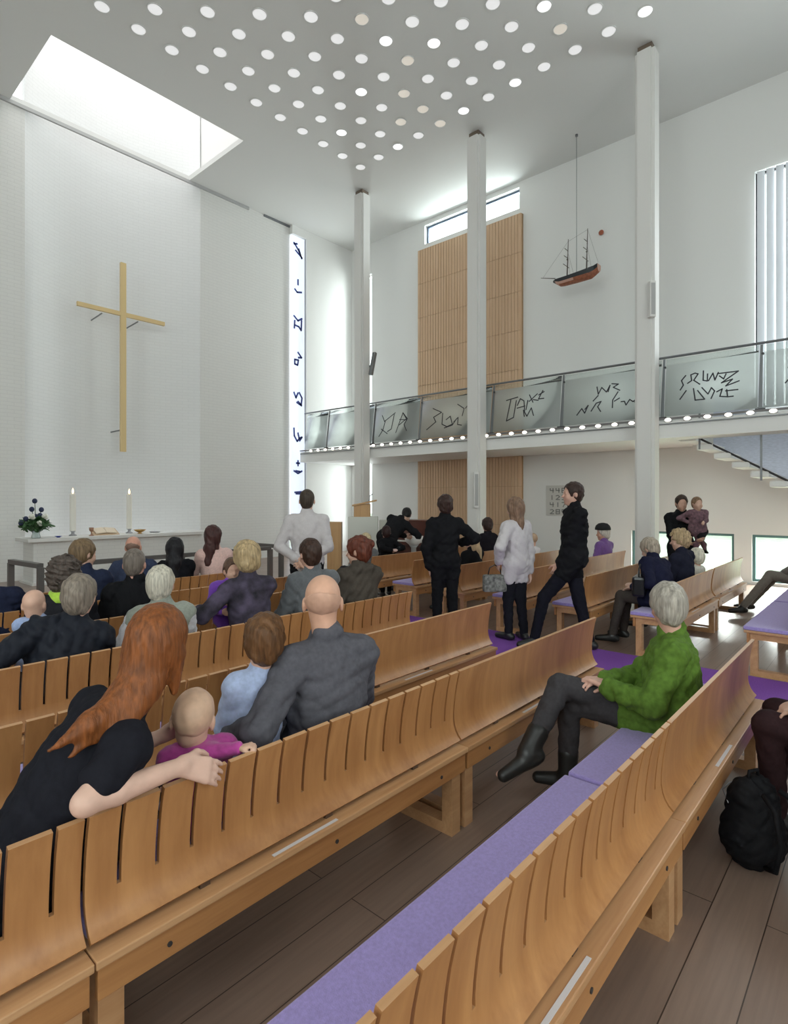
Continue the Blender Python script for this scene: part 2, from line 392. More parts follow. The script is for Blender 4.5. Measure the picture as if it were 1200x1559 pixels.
# ================================================================ COLUMNS
for (cy, lab) in ((10.4, 'white column next to the oak pulpit, at the far end of the row'), (6.87, 'white column in front of the birch wall panel'), (3.3, 'thick white column beside the man holding a baby, widest of the three')):
    r = empty('column', (10.5, cy, 0), lab, 'column')
    a, n = .168, .05
    out = [(-a+n, -a), (a-n, -a), (a-n, -a+n), (a, -a+n), (a, a-n), (a-n, a-n), (a-n, a), (-a+n, a), (-a+n, a-n), (-a, a-n), (-a, -a+n), (-a+n, -a+n)]
    MB().poly(out, H-.12).build('shaft', COLUMN, r)
    MB().box((0, 0, H-.07), (.24, .24, .12)).build('collar', mat('brown_steel', (.16, .12, .09), .5), r)
    MB().box((0, 0, .02), (.37, .37, .04), bev=.008).build('base_plate', COLUMN, r)
for loc, sc, lab, rot in (((10.28, 3.15, 5.1), 1, 'slim white loudspeaker fixed high on the thickest column', R(-45)), ((10.28, 6.74, 1.85), 1.25, 'slim white loudspeaker fixed low on the column by the birch panel', R(-45)),):
    r = empty('loudspeaker', loc, lab, 'loudspeaker', rot)
    MB().box((0, 0, 0), (.11, .09, .62*sc), bev=.01).build('case', COLUMN, r)
    MB().box((0, -.047, 0), (.07, .008, .54*sc)).build('grille', mat('grey_mesh', (.42, .42, .42), .6), r)
    MB().box((.03, .08, 0), (.03, .1, .06)).build('bracket', GREYMET, r)
r = empty('loudspeaker', (10.61, 10.12, 5.15), 'small dark grey tilted loudspeaker on the column by the pulpit', 'loudspeaker')
MB().box((0, 0, 0), (.08, .10, .62), Euler((0, R(14), 0)).to_matrix(), bev=.01).build('case', GREYMET, r)
MB().box((0, .08, -.05), (.03, .12, .05)).build('bracket', GREYMET, r)

# ================================================================ BALCONY
BX = 10.68
r = empty('balcony', (BX, 0, 2.73), 'white balcony running along the wall behind the columns', 'balcony')
sl = panel('slab', WHITE, 'z', 0, .30, 0, XW-BX-.012, -5, YW-.16, holes=[(.55, 1.5, -2.2, 3.0), (XW-BX-.15, XW-BX, 6.96, 10.34)]); sl.parent = r
MB().box((-.02, 4.0, .335), (.06, 18.2, .03)).build('edge_channel', mat('channel_grey', (.18, .17, .17), .5), r)
MB().box((-.02, 4.0, .245), (.03, 18.2, .02)).build('edge_lip', GREYMET, r)
# led dots
l0 = empty('balcony_light', (BX-.04, 0, 3.03), 'x', 'edge light', group='small lights along the balcony edge')
MB().sph((-.012, 0, 0), .040, 10, (.7, 1.35, .8)).build('lens', GLOW, l0, smooth=True)
MB().box((.018, 0, 0), (.02, .12, .055)).build('housing', GREYMET, l0)
n = 0; y = 12.6
while y > -.9:
    o = l0 if n == 0 else copy_tree(l0); o.location = (BX-.04, y, 3.04); o['label'] = 'small glowing light set in the balcony edge under the glass'; y -= .31; n += 1
# railing
r = empty('balcony_railing', (BX, 0, 3.08), 'dark steel handrail and posts along the balcony front', 'railing')
MB().tube([(.14, 13.1, 1.10), (.14, -4.5, 1.10)], .022).build('handrail', GREYMET, r)
posts = [12.0, 10.2, 8.65, 6.62, 5.0, 3.1, 1.62, -.1, -1.8]
for y in posts:
    p = MB().poly([(-.03, 0), (.03, 0), (.018, 1.07), (-.018, 1.07)], .022, Matrix.Translation((0, y, 0)) @ Matrix(((0, 0, 1, 0), (1, 0, 0, 0), (0, 1, 0, 0), (0, 0, 0, 1))) )
    for v in p.bm.verts: v.co.x += v.co.z*.12
    pp = p.build('post', GREYMET, r)
    MB().box((0, y, .012), (.05, .14, .024)).build('foot_plate', DARKMET, pp)
    MB().cyl((.10, y-.02, .92), (.13, y-.02, .92), .02).build('clamp', DARKMET, pp)
FG = glass_mat('frosted_green_glass', (.96, .98, .97), .48, .3, body=(.86, .91, .89))
CG = glass_mat('clear_rail_glass', (.93, .96, .95), .93, .05)
SCR = [
 ('frosted glass balcony panel at the altar end, without writing', (12.95, 12.04), None, None),
 ('frosted glass balcony panel beside the pulpit column, facing the strip of blue signs', (11.96, 10.24), None, None),
 ('frosted glass balcony panel with the short black script shaped like Y and A', (10.16, 8.69), (85, 545, 260, 600),
  [[(160, 340), (190, 400), (300, 330)], [(200, 390), (180, 480), (140, 540)], [(290, 340), (270, 480), (230, 500)], [(320, 520), (380, 340), (420, 400), (350, 450)], [(380, 340), (430, 400), (400, 450), (430, 510)], [(160, 470), (230, 520)], [(350, 400), (420, 410)]]),
 ('frosted glass balcony panel with round black script in front of the birch panel', (8.61, 6.66), (600, 1120, 170, 560),
  [[(690, 260), (760, 310), (700, 350), (720, 400), (650, 470)], [(770, 320), (770, 430), (810, 460), (850, 440), (830, 360), (800, 390)], [(860, 420), (890, 380), (890, 450), (920, 460)], [(880, 250), (930, 300), (920, 370)], [(960, 240), (1020, 300), (1010, 360), (960, 430)], [(940, 300), (970, 250)], [(790, 470), (850, 450), (880, 390)]]),
 ('frosted glass balcony panel with tall black script beside the middle column', (6.58, 5.04), (50, 560, 190, 520),
  [[(150, 280), (240, 265)], [(185, 280), (160, 440), (210, 420)], [(230, 290), (215, 420)], [(240, 330), (260, 280), (290, 300), (300, 380)], [(240, 350), (300, 340)], [(330, 260), (360, 320)], [(390, 260), (330, 310)], [(360, 300), (400, 310)], [(430, 240), (400, 300), (440, 300)], [(440, 250), (400, 270)], [(300, 420), (290, 370), (320, 420), (350, 360), (370, 420)], [(320, 300), (310, 370)]]),
 ('frosted glass balcony panel with two lines of black script before the thickest column', (4.96, 3.14), (580, 1160, 90, 470),
  [[(790, 180), (800, 240), (820, 190), (850, 230), (870, 180), (860, 230)], [(880, 170), (920, 180), (890, 200), (930, 230)], [(800, 250), (770, 290)], [(670, 390), (700, 340), (720, 380), (740, 320), (720, 350)], [(760, 370), (790, 310), (820, 300), (800, 340), (820, 380)], [(920, 240), (890, 300), (890, 360)], [(930, 290), (900, 310)], [(940, 320), (960, 320), (970, 350), (990, 310), (1010, 330), (1030, 310), (1020, 335)]]),
 ('frosted glass balcony panel with dense wide black script above the stair', (3.06, 1.66), (60, 920, 150, 600),
  [[(260, 260), (220, 300), (240, 340), (210, 380)], [(270, 390), (210, 460)], [(280, 330), (320, 310), (310, 260), (350, 250), (380, 260), (340, 310), (400, 350)], [(430, 240), (430, 320), (470, 330), (470, 270)], [(480, 330), (520, 270), (540, 330), (570, 270)], [(560, 280), (750, 280), (600, 360), (700, 340), (640, 390), (760, 360)], [(580, 300), (620, 330), (640, 290)], [(340, 380), (360, 480), (450, 480), (380, 400)], [(420, 380), (480, 440), (510, 390), (540, 420), (510, 480)], [(560, 430), (610, 410), (590, 470), (660, 480), (650, 420)], [(640, 430), (750, 430)], [(660, 480), (710, 480)]]),
 ('frosted glass balcony panel in front of the tall window with blinds', (1.58, -.06), (960, 2100, 150, 600), [[(1185, 300), (1200, 330), (1195, 390), (1160, 420)], [(1230, 300), (1260, 420), (1300, 330)], [(1340, 420), (1380, 310), (1420, 420)]]),
]
for lab, (ya, yb), b, lines in SCR:
    r = empty('glass_panel', (BX, (ya+yb)/2, 3.10), lab, 'glass panel')
    w = ya-yb
    def GP(u, v, s, w=w): return ((v*.12)+.008*s, u, v)
    bm_obj(grid_solid([-w/2, w/2], [.01, .93], lambda u, v: True, GP), 'frosted_sheet', FG, r)
    bm_obj(grid_solid([-w/2, w/2], [.931, 1.04], lambda u, v: True, GP), 'clear_top_strip', CG, r)
    if lines:
        # photo coordinates inside the panel: x to one side along -Y, y down
        Pm = lambda px, py, b=b, w=w: ((1-(py-b[2])/(b[3]-b[2]))*.93*.12-.006, w/2-(px-b[0])/(b[1]-b[0])*w, (1-(py-b[2])/(b[3]-b[2]))*.93)
        strokes(lines, Pm, .020, (-1, 0, .12), .004).build('lettering', INK, r)

# ================================================================ STAIR under the balcony
r = empty('staircase', (11.2, 2.95, 0), 'white open stair going down from the balcony beside the low windows', 'staircase')
run, rise = .275, .17
for i in range(17):
    z = 2.98-rise*(i+1); y = -run*i
    MB().box((.45, y-.14, z-.06), (.9, .27, .10), bev=.02).build('step', WHITE, r)
L0 = Vector((0, -.05, 2.80)); L1 = Vector((0, -run*17, 2.80-rise*17+.1))
for x in (.90,):
    MB().poly([(0, 2.83), (-run*17, .02), (-run*17-.2, .02), (-run*17-.2, -.0), (-run*17+.1, -.0), (0.0, 2.68)], .03, Matrix.Translation((x, 0, 0)) @ Matrix(((0, 0, 1, 0), (1, 0, 0, 0), (0, 1, 0, 0), (0, 0, 0, 1)))).build('stringer', WHITE, r)
MB().tube([(.02, -.35, 2.72), (.02, -run*17, .02+.1)], .02, 6).build('guard_bottom_rail', DARKMET, r)
for i in (1.2, 4.6, 8, 11.4, 14.8):
    y = -run*i; z = 2.95-rise*i
    MB().box((0, y, z+.32), (.025, .03, 1.05)).build('post', GREYMET, r)
MESHM = mat('guard_sheet', (.60, .63, .74), .6, var=(14, .12), stretch=(1, 1, 4))
MB().poly([(-.35, 2.70), (-run*17, .14), (-run*17, 1.05), (-.35, 3.65)], .008, Matrix.Translation((.93, 0, 0)) @ Matrix(((0, 0, 1, 0), (1, 0, 0, 0), (0, 1, 0, 0), (0, 0, 0, 1)))).build('guard_panel', MESHM, r)

# ================================================================ birch wall panel, hymn board, wall knob
r = empty('wall_panel', (XW-.09, 8.65, 0), 'tall birch slatted acoustic panel on the wall behind the balcony', 'wall panel')
mb = MB(); w = 3.32
nz = 14
us_ = [-w/2+w*i/24 for i in range(25)]
mb.box((.05, 0, 4.4), (.06, w, 8.8)); mb.build('backing', mat('birch_dark', (.40, .25, .13), .7), r)
for zi in range(9):
    for c in range(1):
        mb = MB(); z0 = .03+zi*.975; hgt = .967
        for q in range(36):
            mb.box((.0, -w/2+w*(q+.5)/36, z0+hgt/2), (.045, w/36-.008, hgt))
        mb.box((.03, 0, z0+hgt/2), (.03, w-.01, hgt-.01))
        mb.build('slat_field', BAMBOO, r)
r = empty('hymn_board', (XW-.016, 6.05, 1.62), 'pale hymn board with grey numbers on the wall near the middle column', 'hymn board')
MB().box((0, 0, 0), (.03, .62, .72), bev=.006).build('board', mat('board_white', (.62, .61, .58), .6), r)
DIG = {'4': [[(0, 1), (0, .5), (1, .5)], [(.8, 1), (.8, 0)]], '1': [[(.5, 1), (.5, 0)]], '7': [[(0, 1), (1, 1), (.3, 0)]], '3': [[(0, 1), (1, 1), (.4, .55), (1, .3), (.6, 0), (0, 0)]], '2': [[(0, .9), (.6, 1), (1, .7), (0, 0), (1, 0)]], '8': [[(0, 0), (1, 0), (1, 1), (0, 1), (0, 0)], [(0, .5), (1, .5)]], '9': [[(1, .5), (0, .5), (0, 1), (1, 1), (1, 0)]]}
ln = []
for ri, tx in enumerate(('448', '123', '417', '289')):
    for ci, ch in enumerate(tx):
        for l in DIG[ch]: ln.append([(.2-ci*.15-u*.09, .24-ri*.17+v*.1-.05) for u, v in l])
strokes(ln, lambda u, v: (-.017, u, v), .022, (-1, 0, 0), .004).build('lettering', mat('grey_ink', (.25, .25, .24), .6), r)
r = empty('wall_knob', (XW-.03, 5.0, 7.7), 'small red-brown knob on the wall above the ship model', 'knob')
MB().lathe([(.02, 0), (.05, .0), (.06, .03), (.04, .05), (.01, .055)], n=16).build('cap', mat('knob_red', (.35, .10, .05), .4), r).rotation_euler = (0, R(-90), 0)

# ================================================================ SHIP MODEL
sx, sy, sz = 11.97, 5.24, 6.72
r = empty('ship_model', (sx, sy, sz-.16), 'dark two-masted model ship hanging on a wire above the balcony', 'ship model', R(0))
bm = bmesh.new(); secs = []
N = 13
for i in range(N):
    t = i/(N-1); y = .55-t*1.05                       # bow at +Y
    hw = .15*math.sin(math.pi*min(1, .12+t*.80))**.7 if t < .93 else .10
    sheer = .05*(2*t-1)**2+.09*(t-.4)
    keel = -.16+(.14*max(0, .18-t)/.18)+(.11*max(0, t-.86)/.14)
    ring = []
    for a in range(9):
        th = math.pi*a/8
        x = -hw*math.cos(th); z = sheer+(keel-sheer)*math.sin(th)**.75
        ring.append(bm.verts.new((x*(1 if i else .1), y, z)))
    secs.append(ring)
for a, b in zip(secs, secs[1:]):
    for q in range(8): bm.faces.new((a[q], a[q+1], b[q+1], b[q]))
    bm.faces.new((a[0], b[0], b[8], a[8]))
bm.faces.new(secs[0]); bm.faces.new(secs[-1][::-1])
bmesh.ops.recalc_face_normals(bm, faces=bm.faces)
hull = bm_obj(bm, 'hull', mat('hull_rust', (.30, .10, .05), .55, var=(20, .3)), r)
hull.data.materials.append(mat('hull_dark', (.02, .025, .03), .4)); hull.data.materials.append(mat('hull_band', (.55, .33, .26), .5))
for p in hull.data.polygons:
    zr = p.center.z-(.05*(2*((.55-p.center.y)/1.05)-1)**2+.09*((.55-p.center.y)/1.05-.4))
    p.material_index = 1 if zr > -.075 else 2 if zr > -.105 else 0
mt = mat('spar_dark', (.10, .08, .07), .6)
for my, mh in ((.22, .85), (-.22, .95)):
    m_ = MB(); m_.cyl((0, my, 0), (0, my-.03, mh), .016, .007, 8); ms = m_.build('mast', mt, r)
    for f in (.32, .55, .75): MB().cyl((-.17*(1.2-f), my+.02, mh*f), (.17*(1.2-f), my+.02, mh*f), .007, n=6).build('yard', mt, ms)
    MB().sph((0, my-.01, mh*.48), .022, 8).build('crow_nest', mt, ms)
MB().cyl((0, .5, .06), (0, .85, .16), .010, .006, 6).build('bowsprit', mt, r)
rg = MB()
for a, b in (((0, .80, .15), (0, .2, .8)), ((0, .2, .8), (0, -.25, .93)), ((0, -.25, .93), (0, -.48, .15)), ((.12, .1, .02), (0, .21, .6)), ((-.12, .1, .02), (0, .21, .6)), ((.12, -.3, .02), (0, -.23, .65)), ((-.12, -.3, .02), (0, -.23, .65))):
    rg.cyl(a, b, .003, n=5)
rg.build('rigging_rope', mat('rigging', (.35, .34, .33), .8), r)
MB().tube([(0, 0, .02), (0, 0, H-sz+.16)], .006, 6).build('wire', GREYMET, r)
MB().cyl((0, 0, H-sz+.12), (0, 0, H-sz+.16), .03).build('ceiling_hook', GREYMET, r)

# ================================================================ ALTAR AREA
AX, AY = 5.3, 12.45
CLOTH = mat('altar_stone', (.74, .73, .71), .55)
r = empty('altar', (AX, AY, 0), 'long white altar table in front of the curved niche', 'altar')
MB().box((0, .18, .86), (3.75, .80, .07), bev=.01).build('table_top', CLOTH, r)
MB().box((0, .22, .41), (3.5, .62, .82)).build('body', BRICK, r)
MB().box((0, .25, .78), (3.45, .62, .08)).build('cornice', CLOTH, r)
MB().box((0, .2, .02), (3.6, .8, .04)).build('plinth', CLOTH, r)
TZ = .895
# cross
r = empty('altar_cross', (5.58, 13.18, 2.73), 'slender gilded wooden cross in front of the white niche', 'cross')
GOLD = mat('gilded_wood', (.72, .54, .27), .4, .0, bump=(30, .1, .003))
MB().box((0, 0, 2.15), (.125, .07, 4.30), bev=.008).build('upright', GOLD, r)
MB().box((0, 0, 3.13), (1.95, .065, .095), bev=.008).build('crossbar', GOLD, r)
for x in (-.45, .35): MB().cyl((x, .03, 3.05), (x, .62, 3.02), .015).build('bracket', GREYMET, r)
MB().cyl((0, .03, .5), (0, .65, .5), .018).build('bracket', GREYMET, r)
# candles
WAX = mat('candle_wax', (.84, .81, .74), .45)
FLAME = mat('candle_flame', (1, .7, .35), .5, emit=5, ecol=(1, .62, .28))
for cx, lab in ((4.37, 'tall lit white candle on the altar nearer the flowers'), (5.52, 'tall lit white candle on the altar nearer the long-haired woman in pink')):
    r = empty('candle', (cx, 12.72, TZ), lab, 'candle')
    MB().lathe([(.075, 0), (.07, .02), (.03, .04), (.03, .08), (.06, .10)], n=20).build('holder', STEEL, r, smooth=True)
    wx = MB().lathe([(.058, .10), (.058, .86), (.04, .87), (.01, .865)], n=18).build('wax', WAX, r)
    MB().lathe([(.004, .865), (.020, .90), (.018, .93), (.002, .985)], n=10).build('flame', FLAME, wx, smooth=True)
# book stand, bowl, small items
r = empty('book_stand', (4.93, 12.55, TZ), 'low wooden book stand in the middle of the altar', 'book stand')
MB().box((0, 0, .06), (.52, .28, .02), Euler((R(25), 0, 0)).to_matrix()).build('rest', mat('pale_wood', (.62, .45, .30), .5), r)
MB().box((0, .09, .05), (.46, .02, .10)).build('support', mat('pale_wood', (.62, .45, .30), .5), r)
r = empty('bible', (4.93, 12.54, TZ+.085), 'open book with cream pages on the altar book stand', 'book')
for s in (-1, 1): MB().box((s*.11, 0, .01), (.21, .22, .025), Euler((R(25), R(s*5), 0)).to_matrix(), bev=.005).build('page_block', mat('cream_paper', (.78, .66, .52), .7), r)
r = empty('brass_bowl', (5.62, 12.42, TZ), 'small brass bowl on the altar in front of the candle', 'bowl')
MB().lathe([(.05, 0), (.05, .01), (.025, .02), (.09, .055), (.13, .09), (.12, .09), (.08, .06), (.01, .04)], n=22).build('bowl', mat('brass', (.50, .30, .10), .3, .8), r, smooth=True)
r = empty('chalice', (4.62, 12.42, TZ), 'small brown metal cup on the altar beside the book stand', 'cup')
MB().lathe([(.05, 0), (.045, .012), (.012, .03), (.012, .08), (.04, .11), (.045, .17), (.04, .17), (.01, .12)], n=18).build('cup', mat('copper', (.36, .2, .13), .4, .7), r, smooth=True)
r = empty('blue_dish', (3.98, 12.35, TZ), 'tiny dark blue dish on the altar beside the flowers', 'dish')
MB().lathe([(.03, 0), (.03, .01), (.07, .03), (.065, .032), (.01, .012)], n=16).build('dish', mat('cobalt', (.03, .05, .28), .3), r, smooth=True)
r = empty('altar_paper', (6.25, 12.4, TZ), 'folded white sheet lying on the emptier half of the altar', 'paper')
MB().box((0, 0, .012), (.30, .20, .006), Euler((R(4), R(-6), 0)).to_matrix()).build('sheet', mat('paper', (.8, .8, .8), .7), r)
r = empty('collection_tray', (6.05, 12.62, TZ), 'small grey metal tray on the altar near the folded sheet', 'tray')
MB().lathe([(.09, 0), (.12, .015), (.115, .018), (.08, .006), (.01, .006)], n=20).build('tray', STEEL, r, smooth=True)
# flowers
r = empty('flower_arrangement', (3.62, 12.45, TZ), 'dark green bouquet with white roses and blue thistles in a clear vase', 'flowers')
MB().lathe([(.07, 0), (.08, .02), (.06, .10), (.085, .15), (.08, .15), (.05, .10), (.01, .02)], n=18).build('vase', glass_mat('vase_glass', (.9, .95, .95), .7, .05), r, smooth=True)
LEAF = mat('leaf_green', (.035, .10, .03), .6, var=(30, .3)); THIST = mat('thistle_blue', (.03, .04, .09), .8, bump=(120, .8, .01))
rs = random.Random(3)
mb = MB()
for i in range(150):
    th = rs.random()*6.283; el = rs.uniform(.05, 1.45); rad = rs.uniform(.08, .30)*(1 if el > .5 else 1.1)
    p = Vector((math.cos(th)*math.cos(el)*rad, math.sin(th)*math.cos(el)*rad, .17+math.sin(el)*rad*.8))
    M = Matrix.Translation(p) @ Euler((rs.uniform(-1, 1), rs.uniform(-1, 1), th)).to_matrix().to_4x4() @ Matrix.Diagonal((.15, .055, .008, 1))
    bmesh.ops.create_uvsphere(mb.bm, u_segments=8, v_segments=5, radius=.6, matrix=M)
mb.build('foliage', LEAF, r, smooth=True)
for dx, dy, dz in ((-.02, 0, .72), (-.07, .0, .56), (.10, .02, .55), (.07, 0, .44), (-.17, 0, .38), (-.25, 0, .30), (.0, .0, .42)):
    sm = MB().tube([(0, 0, .12), (dx*.5, dy*.5, .12+(dz-.12)*.6), (dx, dy, dz)], .006, 6).build('stem', LEAF, r)
    MB().sph((dx, dy, dz), .045, 10, (1, 1, 1.15)).build('thistle', THIST, sm, smooth=True)
for dx, dz in ((.02, .27), (.12, .40), (-.10, .40)):
    mb = MB()
    for q in range(6):
        mb.sph((dx+.02*math.cos(q), -.12+.02*math.sin(q), dz+.008*q), .04, 8, (1, 1, .9))
    mb.build('rose', mat('rose_white', (.78, .78, .70), .7), r, smooth=True)
# altar rail with orange kneeler
RAILM = mat('rail_brown_grey', (.10, .09, .085), .5)
def rail_seg(pts, lab):
    r = empty('altar_rail', (pts[0][0], pts[0][1], 0), lab, 'altar rail')
    o = Vector((pts[0][0], pts[0][1], 0))
    for a, b in zip(pts, pts[1:]):
        A = Vector((*a, .80))-o; B = Vector((*b, .80))-o; d = (B-A); ang = math.atan2(d.y, d.x)
        MB().box((A+B)/2, (d.length, .075, .06), Euler((0, 0, ang)).to_matrix()).build('top_rail', RAILM, r)
    for p in pts:
        MB().box(Vector((*p, .39))-o, (.07, .07, .78)).build('post', RAILM, r)
    return r
rail_seg([(2.33, 9.05), (2.42, 8.15)], 'short dark steel altar rail section at the flower end of the altar')
rail_seg([(2.66, 8.12), (4.3, 8.10), (5.95, 8.14)], 'long dark steel altar rail section in front of the altar')
rail_seg([(6.27, 8.25), (6.24, 9.1)], 'dark steel altar rail section beside the standing man in the white shirt')
def kneeler(x, y, L, ang, lab):
    r = empty('kneeling_cushion', (x, y, 0), lab, 'kneeler', ang)
    MB().box((0, 0, .10), (L-.04, .34, .20)).build('box_base', EDGE, r)
    MB().box((0, 0, .25), (L, .40, .11), bev=.035).build('cushion', ORANGE, r, smooth=False)
    MB().box((0, 0, .25), (L+.006, .41, .012)).build('piping', mat('piping_red', (.6, .05, .02), .8), r)
kneeler(2.0, 8.6, .9, R(-80), 'orange kneeling cushion at the flower end of the altar rail')
kneeler(5.5, 7.72, 1.5, R(0), 'orange kneeling cushion behind the standing man in the white shirt')
# podium step the altar stands on
# pulpit
r = empty('pulpit', (8.62, 8.5, 0), 'oak and white pulpit with slanted reading desk beside the column', 'pulpit', R(-48))
MB().box((0, 0, .66), (.62, .50, 1.24)).build('body', mat('pulpit_white', (.66, .67, .62), .5), r)
MB().box((-.02, -.03, 1.40), (.34, .34, .30), bev=.01).build('neck', OAK, r)
MB().box((.03, -.02, 1.57), (.52, .44, .035), Euler((0, R(-12), 0)).to_matrix(), bev=.005).build('reading_desk', OAK, r)
MB().box((-.62, .15, .58), (.30, .34, 1.16)).build('side_panel', OAK, r)
MB().box((.45, .10, .6), (.22, .34, 1.2)).build('side_box', mat('side_grey', (.50, .50, .45), .6), r)
MB().tube([(.12, 0, 1.6), (.14, 0, 1.72), (.20, -.05, 1.76)], .008, 6).build('microphone', DARKMET, r)
MB().sph((.0, -.262, .60), .11, 14, (1, .12, 1)).build('emblem', mat('emblem_gold', (.6, .42, .16), .5), r, smooth=True)
# font with white bowl and dark cabinet behind
r = empty('baptismal_font', (8.55, 7.05, 0), 'white baptismal bowl on a stand beside the bending man', 'font')
MB().lathe([(.16, 0), (.15, .03), (.05, .06), (.05, .70), (.09, .75)], n=20).build('stand', mat('font_stand', (.4, .4, .4), .5), r, smooth=True)
MB().lathe([(.08, .75), (.16, .82), (.19, .93), (.17, .93), (.14, .84), (.02, .78)], n=24).build('bowl', mat('font_white', (.85, .85, .85), .3), r, smooth=True)
r = empty('upright_piano', (9.9, 7.9, 0), 'dark red-brown piano behind the bending man', 'piano', R(-90))
PM = mat('mahogany', (.09, .025, .018), .3, coat=.4)
MB().box((0, 0, .58), (1.4, .38, 1.16), bev=.01).build('case', PM, r)
MB().box((0, -.30, .68), (1.4, .26, .07), bev=.01).build('key_bed', PM, r)
MB().box((0, -.33, .725), (1.22, .16, .02)).build('keyboard', mat('ivory', (.75, .73, .68), .3), r)
for s in (-1, 1): MB().box((s*.62, -.36, .33), (.07, .07, .66)).build('leg', PM, r)
MB().box((0, 0, 1.175), (1.44, .42, .03), bev=.008).build('lid', PM, r)

# ================================================================ CARPET RUNNER in the aisle
panel('carpet_runner', PURPLE, 'z', 0.0, .008, 4.40, 6.14, -2.5, 5.2, label='purple carpet runner along the aisle between the pew blocks', cat='carpet')

# ================================================================ PEWS
PROF = [(-.002, .785), (.006, .755), (.016, .71), (.024, .66), (.030, .61), (.033, .57), (.033, .535), (.028, .505), (.018, .478), (.004, .456), (-.014, .438)]
def prof_at(z):
    for (y0, z0), (y1, z1) in zip(PROF, PROF[1:]):
        if z1 <= z <= z0:
            t = (z0-z)/(z0-z1); return y0+(y1-y0)*t
    return PROF[-1][0]
BRN = mat('bracket_brown', (.10, .06, .04), .5)
def pew(L, slotted, bench_bolts=True):
    r = bpy.data.objects.new('pew', None); r.empty_display_size = .1; COL.objects.link(r)
    slots = []
    if slotted:
        x = .098
        while x < L-.05: slots.append(x); x += .1125
    us = [0.006, L-.006]
    for s in slots: us += [s-.0065, s+.0065]
    us = sorted(us)
    zs = [z for _, z in PROF]+[.545]; zs = sorted(set(zs), reverse=True)
    ys = {z: prof_at(z) for z in zs}
    nrm = {}
    for i, z in enumerate(zs):
        a = zs[max(0, i-1)]; b = zs[min(len(zs)-1, i+1)]
        d = Vector((0, ys[b]-ys[a], b-a)).normalized(); n = Vector((0, -d.z, d.y)); nrm[z] = n if n.y > 0 else -n
    keep = lambda u, v: not (v > .545 and any(abs(u-s) < .006 for s in slots))
    def P(u, v, s):
        n = nrm[v]; t = .008 if s else -.008
        return (u, ys[v]+n.y*t, v+n.z*t)
    bk = bm_obj(grid_solid(us, zs, keep, P), 'backrest', PLY, r)
    bk.data.materials.append(EDGE)
    for p in bk.data.polygons:
        if abs(p.normal.z) > .8: p.material_index = 1
    st = MB().box((L/2, .172, .409), (L-.004, .475, .024), bev=.004).build('seat', EDGE, r)
    ra = MB().box((L/2, -.042, .350), (L-.02, .024, .09), bev=.003).build('rail', PLYX, r)
    MB().box((L/2, .375, .350), (L-.02, .024, .09), bev=.003).build('rail', PLYX, r)
    for x in (.055, L-.055):
        b = MB(); y0, y1, t = -.028, .36, .06
        us2 = [y0, y0+t, y1-t, y1]; vs2 = [0, .055, .34, .395]
        bm_obj(grid_solid(us2, vs2, lambda u, v: not (y0+t < u < y1-t and .055 < v < .34), lambda u, v, s, x=x: (x-.035+.07*s, u, v)), 'leg_frame', EDGE, r)
    for x in (L*.2, L*.5, L*.8):
        MB().box((x, .0, .432), (.035, .022, .024)).build('bracket', BRN, bk)
    for x in (L*.12, L*.5, L*.88):
        MB().cyl((x, -.053, .345), (x, -.0575, .345), .008, n=10).build('bolt', DARKMET, ra)
    MB().box((L*.42, -.045, .4222), (.30, .014, .0014)).build('name_strip', LABELM, st)
    return r
LW = 1.75
ROWY = [.66, 1.65, 2.54, 3.40, 4.28, 5.09, 5.90]
RN = ['in the row of the woman in green', 'in the row of the red-haired woman', 'in the empty row ahead of the bald man', 'in the row of the blonde mother', 'in the row of the black-coated man', 'two rows behind the altar rail', 'in the row facing the altar rail']
protoS, protoP = pew(LW, True), pew(LW, False); usedp = {True: False, False: False}
def put_pew(x, y, slotted, lab, group):
    o = (protoS if slotted else protoP)
    if usedp[slotted]: o = copy_tree(o)
    usedp[slotted] = True
    o.location = (x, y, 0); relabel(o, lab, 'pew', group)
    return o
for ri, y in enumerate(ROWY):
    put_pew(2.35, y, ri >= 3, 'beech pew %s, module touching the purple carpet' % RN[ri], 'pews before the aisle')
    put_pew(.60, y, True, 'slotted beech pew %s, module inside the block' % RN[ri], 'pews before the aisle')
put_pew(-1.15, ROWY[1], True, 'slotted beech pew behind the back of the red-haired woman', 'pews before the aisle')
put_pew(2.35, -.33, False, 'beech pew under the person with the dark brown sleeve, behind the backpack', 'pews before the aisle')
RX = 6.17; RW = 1.80
for ri, y in enumerate(ROWY):
    yy = y+.05 if ri in (1, 2) else y
    put_pew(RX, yy, False, 'pew beyond the carpet, aisle module %s' % RN[ri], 'pews beyond the aisle')
    put_pew(RX+RW, yy, False, 'pew beyond the carpet, column-side module %s' % RN[ri], 'pews beyond the aisle')
# seat cushions
def cushion(L):
    r = MB().box((0, 0, .018), (L, .40, .036), bev=.009).build('seat_cushion', LAV)
    return r
c0 = cushion(LW-.03); cuse = [False]
def put_cush(x, y, lab, L=LW):
    o = c0 if not cuse[0] else copy_tree(c0)
    cuse[0] = True
    o.location = (x+LW/2, y+.215, .4215); relabel(o, lab, 'seat cushion', 'lavender pew cushions')
put_cush(.60, ROWY[0], 'large empty lavender seat cushion on the pew behind the green-jacketed woman')
put_cush(2.35, ROWY[0], 'lavender seat cushion the woman in green sits on')
put_cush(.60, ROWY[1], 'lavender seat cushion under the red-haired woman')
put_cush(2.35, ROWY[1], 'lavender seat cushion on the plain pew ahead of the woman in green')
put_cush(-1.15, ROWY[1], 'lavender seat cushion seen through the slots beside the red-haired woman')
put_cush(.60, ROWY[2], 'lavender seat cushion seen through the slots ahead of the red-haired woman')
